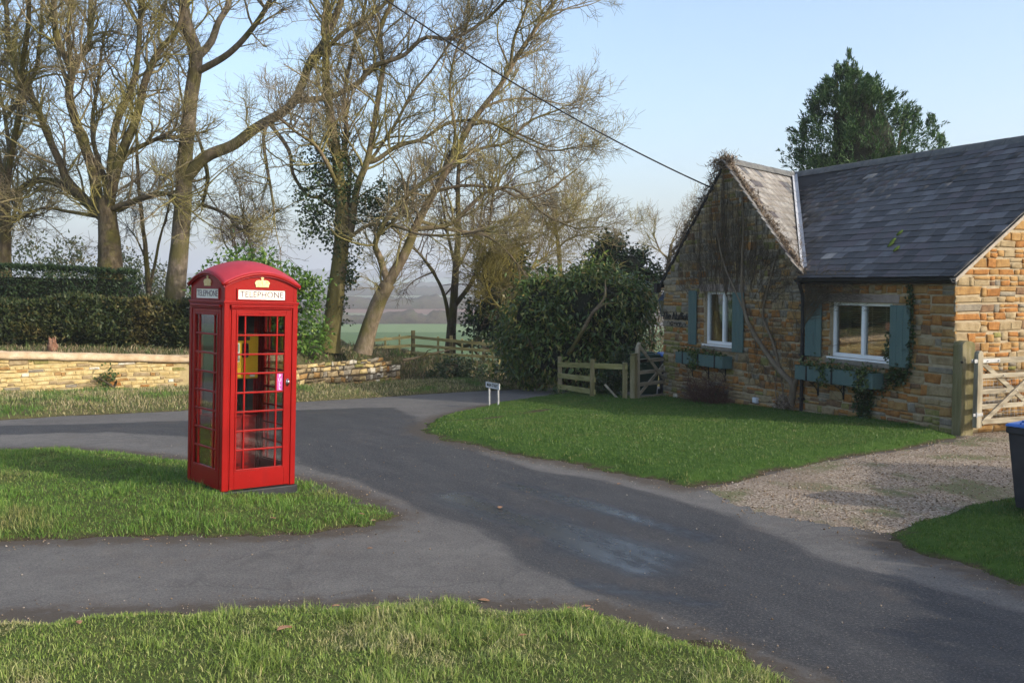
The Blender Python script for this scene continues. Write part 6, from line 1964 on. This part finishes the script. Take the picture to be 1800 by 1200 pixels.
bush("holly_bush", "low grey green bush on the verge before the rhododendron", [B(925, 645, 29.3, 40, 20), B(950, 650, 29, 30, 18), B(895, 652, 29.5, 30, 14)], 2600, HOLLY, (.06, .12), (.04, .07), STEM, 56, base=(.5, 29.2, -.65))
bush("ivy_mound", "dark leafy ivy mound on the roadside bank below the fence", [B(800, 650, 30.8, 34, 22), B(830, 655, 30.6, 36, 20), B(775, 660, 30.8, 22, 14)], 2600, leafy("ivy_mound_leaf", [(.03, .055, .02), (.05, .085, .03), (.09, .12, .05)], rough=.35, trans=.15), (.05, .1), (.045, .08), STEM, 57, base=(-1.6, 30.7, -.6))
bush("ivy_mound", "ivy bush swallowing the post next to the wicket gate", [B(1085, 660, 24.6, 20, 34), B(1098, 650, 24.5, 16, 40), B(1066, 680, 24.8, 22, 22)], 2600, IVY_DARK, (.05, .1), (.045, .08), STEM, 58, base=(2.6, 24.7, -.55))
bush("bramble_patch", "straggly green bramble at the foot of the three rail fence", [B(1000, 700, 25.2, 36, 9), B(1055, 702, 24.8, 36, 10), B(975, 700, 25.4, 16, 8)], 1500, leafy("bramble_leaf", [(.04, .08, .02), (.06, .12, .025), (.10, .14, .04)], rough=.5, trans=.25), (.05, .11), (.03, .06), STEM, 59, base=(2.0, 25, -.55))
bush("wall_plant", "small ivy plant growing up the face of the garden wall", [B(178, 672, 25.1, 9, 14), B(194, 665, 25.1, 7, 18), B(187, 690, 25.1, 14, 8)], 420, IVY, (.05, .1), (.04, .08), STEM, 60, base=(-10.2, 25.05, -.4), stems=4, shell=.9)
st0 = at(93, 618, 25.9)
stp = thing("tree_stump", st0, "splintered reddish brown stump standing behind the garden wall coping", "stump")
STUMP = simple("rotten_wood", [(.10, .045, .025), (.20, .10, .06), (.28, .17, .11)], 10, .95, 30, .9, .03)
tb = Tubes(); rg = np.random.default_rng(2)
tb.add(catmull([st0 - [0, 0, .2], st0 + [0, 0, .1], st0 + [-.02, 0, .3]], 9)[None], (np.linspace(.17, .10, 9) * rg.uniform(.85, 1.15, 9))[None], 11); tb.build("bole", STUMP, stp, smooth=False)
tb = Tubes()
for k in range(9):
    a = rg.uniform(0, 6.28); q = st0 + [.09 * math.cos(a), .09 * math.sin(a), .22]
    tb.add(np.array([q, q + [0, 0, .1], q + [rg.normal(0, .02), 0, rg.uniform(.12, .2)]])[None], np.array([[.03, .022, .004]]), 5)
tb.build("splinter", STUMP, stp, smooth=False)
fl = at(720, 628, 31.2)
fb = thing("fallen_branch", fl, "pale fallen branch lying along the bank below the corner fence", "branch")
tb = Tubes(); tb.add(catmull([at(708, 633, 31.2), at(735, 628, 31.3), at(760, 621, 31.4), at(790, 615, 31.6)], 14)[None], np.linspace(.05, .02, 14)[None], 7); tb.build("bole", BARK_D, fb)
tb = Tubes(); tb.add(np.array([at(745, 626, 31.35), at(752, 616, 31.2), at(765, 612, 31.1)])[None], np.array([[.02, .015, .006]]), 5); tb.build("twig", BARK_D, fb)

# cypress behind the roof
cyb = at(1520, 470, 33)
cy = thing("cypress_tree", (cyb[0], 33.0, -.9), "tall dark green cypress behind the slate roof", "tree")
tb = Tubes(); 
for (px, top) in ((1490, 110), (1470, 130), (1550, 160), (1590, 190)):
    tb.add(catmull([(cyb[0], 33.0, -1.1), (cyb[0] * .6 + at(px, top, 33)[0] * .4, 33, 2.5), at(px, top, 33)], 12)[None], np.linspace(.22, .03, 12)[None], 8)
tb.build("trunk", BARK_A, cy)
rg = np.random.default_rng(77)
s_ = 33 / FPX
SPX, SPY = [], []
out_l = [(95, 1492, 1500), (110, 1470, 1510), (140, 1440, 1540), (180, 1418, 1590), (210, 1402, 1622), (240, 1395, 1640), (270, 1388, 1652), (310, 1384, 1656), (360, 1378, 1660), (480, 1372, 1664)]
yy_ = [q[0] for q in out_l]
pts, drs = [], []
NB = 430
yv = 122 + (480 - 122) * rg.random(NB) ** .75
for y in yv:
    l_, r_ = np.interp(y - 18, yy_, [q[1] for q in out_l]), np.interp(y - 18, yy_, [q[2] for q in out_l])
    c, w = (l_ + r_) / 2, (r_ - l_) / 2
    a = rg.uniform(0, 2 * math.pi); rr_ = rg.random() ** .25 * rg.uniform(.78, 1.0)
    base = at(c, y, 33) + np.array([w * s_ * math.cos(a) * rr_, w * s_ * .85 * math.sin(a) * rr_, 0])
    d = unit(np.array([math.cos(a) * .8, math.sin(a) * .8, .7 + rg.normal(0, .2)]))
    sz = rg.uniform(.7, 1.25) * (.55 + .45 * float(ss(110, 240, y)))
    for k in range(8):
        t0 = rg.random()
        b0 = base + d * (t0 - .6) * .75 * sz + rg.normal(0, 1, 3) * (1.1 - t0) * .2 * sz
        dk = unit(d + rg.normal(0, .35, 3) + [0, 0, .25])
        n = 18; t = rg.random(n)
        q = b0 + dk * (t * .42 * sz)[:, None] + rg.normal(0, 1, (n, 3)) * ((1 - t) * .07 + .012)[:, None]
        pts.append(q); drs.append(np.tile(dk, (n, 1)))
for (px, py, h_) in ((1492, 96, 60), (1472, 112, 50), (1502, 116, 40), (1452, 150, 40), (1545, 158, 40), (1525, 140, 40), (1592, 186, 40), (1612, 196, 36), (1636, 206, 36), (1430, 190, 36), (1412, 220, 36), (1655, 246, 30)):
    for k in range(26):
        t0 = rg.random(); b0 = at(px + rg.normal(0, 1 + 9 * t0), py + h_ * t0, 33); n = 14; t = rg.random(n)
        d = unit(np.array([rg.normal(0, .5) * t0, rg.normal(0, .5) * t0, 1.0]))
        pts.append(b0 + d * (t * .22)[:, None] + rg.normal(0, 1, (n, 3)) * ((1 - t) * .05 + .01)[:, None]); drs.append(np.tile(d, (n, 1)))
leaves("crown", np.vstack(pts), CONIF, (.09, .19), (.025, .05), cy, 0.0, np.vstack(drs) * 1.6, .55)
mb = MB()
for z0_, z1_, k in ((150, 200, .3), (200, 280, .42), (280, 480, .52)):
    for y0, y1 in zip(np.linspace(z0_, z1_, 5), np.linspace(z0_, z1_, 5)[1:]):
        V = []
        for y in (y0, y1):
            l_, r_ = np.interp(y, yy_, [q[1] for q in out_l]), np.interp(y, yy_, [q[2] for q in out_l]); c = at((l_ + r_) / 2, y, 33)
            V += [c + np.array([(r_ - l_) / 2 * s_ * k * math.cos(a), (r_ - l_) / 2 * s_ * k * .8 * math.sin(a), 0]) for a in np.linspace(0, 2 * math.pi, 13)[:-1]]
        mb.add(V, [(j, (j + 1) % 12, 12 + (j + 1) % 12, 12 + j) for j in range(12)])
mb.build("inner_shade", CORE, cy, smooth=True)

# ------------------------------------------------------------------ creeper on the gable
VINE = bark("vine_wood", [(.13, .10, .066), (.21, .165, .115)])
VINE_D = simple("vine_twig", [(.075, .058, .036), (.13, .10, .066)], 5, .95, 40, .3)
DRY = leafy("dry_vine_litter", [(.07, .045, .03), (.15, .105, .07), (.26, .195, .135), (.34, .27, .2)], rough=.9, trans=.05)
vn = thing("climbing_vine", FP(*fpx(1390, 712), .1), "bare winter creeper fanning over the gable wall up to the roof edge", "vine")
def fpath(pts, off=.05): return np.array([FP(*fpx(x, y), off) for x, y in pts])
for pts, r0, r1 in (([(1392, 716), (1397, 692), (1395, 672), (1372, 648), (1345, 612), (1325, 580), (1312, 545), (1308, 500), (1309, 440), (1311, 395), (1308, 340)], .075, .014),
                    ([(1374, 650), (1362, 600), (1345, 560), (1350, 520), (1362, 470), (1372, 440)], .035, .01), ([(1312, 545), (1296, 510), (1278, 470), (1268, 430), (1262, 400)], .03, .009),
                    ([(1398, 690), (1404, 660), (1402, 640)], .06, .03), ([(1385, 712), (1380, 690), (1376, 660), (1374, 640)], .014, .01), ([(1372, 712), (1366, 680), (1370, 640), (1360, 610)], .012, .008)):
    tb = Tubes(); C = catmull(fpath(pts), 30); tb.add(C[None], np.linspace(r0, r1, 30)[None], 8); o = tb.build("stem", VINE, vn); ring_noise(o, .03, 4)
rg = np.random.default_rng(9)
tb = Tubes(); PP, RR = [], []
nst = 260
for k in range(nst):
    ut = rg.uniform(4.0, 8.3); top = front_top(ut) - .06 - rg.random() ** 2 * .7
    us = 6.0 + (ut - 6.0) * rg.uniform(.55, .98); vs = rg.uniform(2.0, 3.1) - .10 * abs(ut - 6)
    um = us * .25 + ut * .75; vm_ = vs * .55 + top * .45
    q = catmull([FP(us, vs, .03), FP(um + rg.normal(0, .06), vm_, .03 + rg.random() * .03), FP(ut, top, .03)], 12)
    q += HD * (rg.normal(0, .018, 12))[:, None]
    PP.append(q); RR.append(np.linspace(rg.uniform(.004, .008), .0024, 12))
for k in range(150):                                                # lower sprays round the stem, window head and downpipe
    a, b = (rg.uniform(3.3, 5.4), rg.uniform(.2, 2.3)) if k < 100 else (rg.uniform(5.2, 7.6), rg.uniform(2.2, 2.8))
    d = rg.uniform(-.9, .9) if k < 100 else rg.uniform(-.8, .9)
    q = catmull([FP(a, b, .04), FP(a + d * .4, b + rg.uniform(.0, .5), .06), FP(a + d, b + rg.uniform(-.3, .5), .05)], 12)
    PP.append(q + HD * rg.normal(0, .012, 12)[:, None] + UPV * rg.normal(0, .012, 12)[:, None]); RR.append(np.linspace(.006, .0025, 12))
for k in range(90):                                                 # over the eave, shutter and lintel of the wide window
    a, b = rg.uniform(1.6, 3.6), rg.uniform(1.9, 2.42)
    q = catmull([FP(3.6, rg.uniform(1.5, 2.3), .07), FP((a + 3.6) / 2, b + rg.normal(0, .15), .09), FP(a, b + rg.uniform(-.1, .12), .08)], 12)
    PP.append(q + UPV * rg.normal(0, .015, 12)[:, None]); RR.append(np.linspace(.005, .0025, 12))
tb.add(np.array(PP), np.array(RR), 3)
S2, D2, L2, q2 = spawn(np.array(PP), np.array(RR), 5.0, .15, (.4, 1.2), rg, (.08, .35), True, .1)
D2 = unit(D2 - (D2 @ HN)[:, None] * HN * .8)
P2 = grow(S2, D2, L2, 4, .25, .05, rg); tb.add(P2, np.full((len(P2), 4), .002), 3)
tb.build("tendrils", VINE_D, vn)
pts, drs = [], []
def rake(u0, z0, u1, z1, n, w, off):
    for k in range(n):
        t = rg.random(); 
        pts.append(FP(u0 + (u1 - u0) * t, z0 + (z1 - z0) * t, off + abs(rg.normal(0, w * .7))) + UPV * rg.normal(.03, w) + HE * abs(rg.normal(0, .05)))
rake(U_A, Z_A + .08, U_J + .1, EAVE + .2, 1500, .055, .02)
rake(U_A, Z_A + .08, U_L, EAVE + .12, 1100, .07, .03)
for k in range(420): pts.append(FP(U_A + rg.normal(0, .22), Z_A + .02 - abs(rg.normal(0, .13)) + .08, .03 + abs(rg.normal(0, .06))))
for k in range(520):                                                # the litter heaped in the foot of the valley
    t = rg.random() ** 1.5 * .42
    pts.append(J3 + (K3 - J3) * t + sl_n * (.06 + abs(rg.normal(0, .03))) - HD * rg.normal(0, .05 + .03 * (1 - t)))
leaves("dry_litter", np.array(pts), DRY, (.06, .15), (.012, .035), vn, -.1, None)
PPt = np.array(pts); kk = rg.choice(len(PPt), 900)
tb = Tubes(); P2 = grow(PPt[kk], unit(rg.normal(0, 1, (900, 3)) + HN * .5 + [0, 0, .2]), rg.uniform(.08, .32, 900), 5, .45, .05, rg); tb.add(P2, np.full((900, 5), .0035), 3); tb.build("curled_twigs", VINE, vn)
pts = [FP(5.98 + rg.normal(0, .1), Z_A + .0 - .45 + rg.normal(0, .05), .05 + abs(rg.normal(0, .05))) for k in range(0)]
# dead shrub against the gable wall, and the mound at the creeper's foot
u_, v_ = fpx(1262, 712)
ds = thing("dead_shrub", FP(u_, v_, .3), "tangled reddish brown dead shrub against the gable under the window box", "shrub")
tb = Tubes(); S = np.array([FP(u_ + rg.normal(0, .25), v_ - .05, .15 + rg.random() * .25) for k in range(60)])
P1 = grow(S, unit(rg.normal(0, .6, (60, 3)) + [0, 0, 1.0]), rg.uniform(.4, .95, 60), 7, .3, 0.0, rg); tb.add(P1, np.linspace(.008, .004, 7)[None] * np.ones((60, 1)), 4)
S2, D2, L2, q2 = spawn(P1, np.full((60, 7), .006), 22, .1, (.5, 1.4), rg, (.1, .4), False, .0)
P2 = grow(S2, D2, L2, 5, .35, -.05, rg); tb.add(P2, np.full((len(P2), 5), .0032), 3)
tb.build("twigs", bark("dead_twig", [(.075, .04, .03), (.14, .08, .06)]), ds)
leaves("foliage", np.array([FP(u_ - .25 + rg.normal(0, .12), v_ + abs(rg.normal(0, .12)), .35 + rg.normal(0, .08)) for k in range(160)]), IVY_DARK, (.05, .12), (.02, .04), ds, -.4)
u_, v_ = fpx(1388, 716)
leaves("root_litter", np.array([FP(u_ + rg.normal(0, .16), v_ + abs(rg.normal(0, .1)), .12 + rg.normal(0, .07)) for k in range(420)]), DRY, (.05, .12), (.015, .04), vn, -.1, kind="stuff")

# ------------------------------------------------------------------ distance: hedgerows, woods, far trees
FARW = leafy("far_wood_leaf", [(.05, .045, .035), (.085, .07, .05), (.06, .07, .03)], rough=.9, trans=.05)
def far_row(name, label, D, x0, x1, h, mat, dx):
    """a far line of trees or hedge: one lumpy band, too far to tell the trees apart"""
    X = np.arange(x0, x1, dx); n = len(X)
    Y = D + X * .03 + D * .004 * np.sin(X / h * .3)
    H = h * np.clip(.30 + .55 * fbm(X / h * .16, X * 0 + D, 3, 5) + .75 * (fbm(X / h * 1.5, X * 0 + D + 5, 4, 6) - .3), .15, 1.3)
    prof = [(-.35, 0, .0), (-.42, .35, .1), (-.25, .75, .2), (0, 1.0, .3), (.3, .7, .2), (.4, 0, .0)]
    V = []
    for k, (o, v, j) in enumerate(prof):
        nz = fbm(X / h * 2.2 + k * 7, X * 0 + k, 3, 9) - .47
        V.append(np.stack([X + nz * h * j, Y + o * h + nz * h * j, ground_z(X, Y) - .5 + H * v * (1 + nz * j)], 1))
    V = np.stack(V, 1); m = len(prof)
    a = (np.arange(n - 1)[:, None] * m + np.arange(m - 1)[None]).ravel()
    o = np_mesh(name, V.reshape(-1, 3), np.stack([a, a + m, a + m + 1, a + 1], 1), mat, kind="stuff")
    return meta(o, label, "wood")
FW = simple("far_wood", [(.045, .04, .032), (.08, .068, .05), (.06, .065, .035)], .35, .95, 1.5, .6, .6)
far_row("distant_hedgerow", "thin bare hedgerow across the near edge of the green field", 232, -160, 140, 1.3, FW, .5)
far_row("distant_hedgerow", "hazy line of bare trees beyond the green field", 345, -300, 250, 5.5, FW, 1.0)
far_row("distant_hedgerow", "brown wooded strip behind the first line of bare trees", 520, -350, 300, 10, FW, 1.6)
far_row("distant_wood", "blue grey wood along the foot of the far hills", 900, -600, 500, 12, FW, 3)
far_row("distant_wood", "second hazy wood behind the first at the foot of the hills", 1400, -900, 800, 18, FW, 4)
far_row("distant_wood", "faint wooded ridge of the far hills", 2600, -1600, 1500, 30, FW, 8)
for (px, D, r, h, lb) in ((40, 62, 3.2, 3.4, "dark conifer showing above the clipped hedge beside the dark trunk"), (170, 66, 3.6, 3.6, "dark conifer showing above the clipped hedge behind the broad ash"), (235, 70, 2.6, 3.0, "smaller conifer showing between the broad ash and the slender tree")):
    q = at(px, 505, D)
    bush("conifer_tree", lb, [((q[0], q[1], q[2] - .5), (r, r, h)), ((q[0] + r * .5, q[1], q[2] - 1.4), (r, r, h * .8)), ((q[0] - r * .6, q[1], q[2] - 1.6), (r, r, h * .7))], 9000, YEW, (.16, .38), (.08, .16), STEM, 90 + px, base=(q[0], q[1], float(tz(q[0], q[1]))), cat="tree", group="conifers beyond the hedges", part="crown", stems=3, lump=.5)

# unseen evergreen hedge added right of the lane to shade the drive and road
hedge("yew_hedge", "tall evergreen hedge added out of view to shade the drive", (9.2, 1.5), (10.9, 9.4), 1.4, -.05, (3.3, 3.0), 9000, YEW_D, (.12, .26), 43, .1)

# ------------------------------------------------------------------ the hazy winter air
hz = MB().bx((-9000, -400, -40), (9000, 7000, 110)).build("haze", [], None, kind="stuff")
hm = bpy.data.materials.new("haze_air"); hm.use_nodes = True
nt = hm.node_tree; nt.nodes.remove(nt.nodes["Principled BSDF"])
pv = nt.nodes.new("ShaderNodeVolumePrincipled")
pv.inputs["Color"].default_value = (.93, .96, 1.0, 1)
pv.inputs["Density"].default_value = HAZE
pv.inputs["Anisotropy"].default_value = .2
nt.links.new(pv.outputs[0], nt.nodes["Material Output"].inputs["Volume"])
hz.data.materials.append(hm)
meta(hz, "pale winter haze lying over the whole valley", "haze")
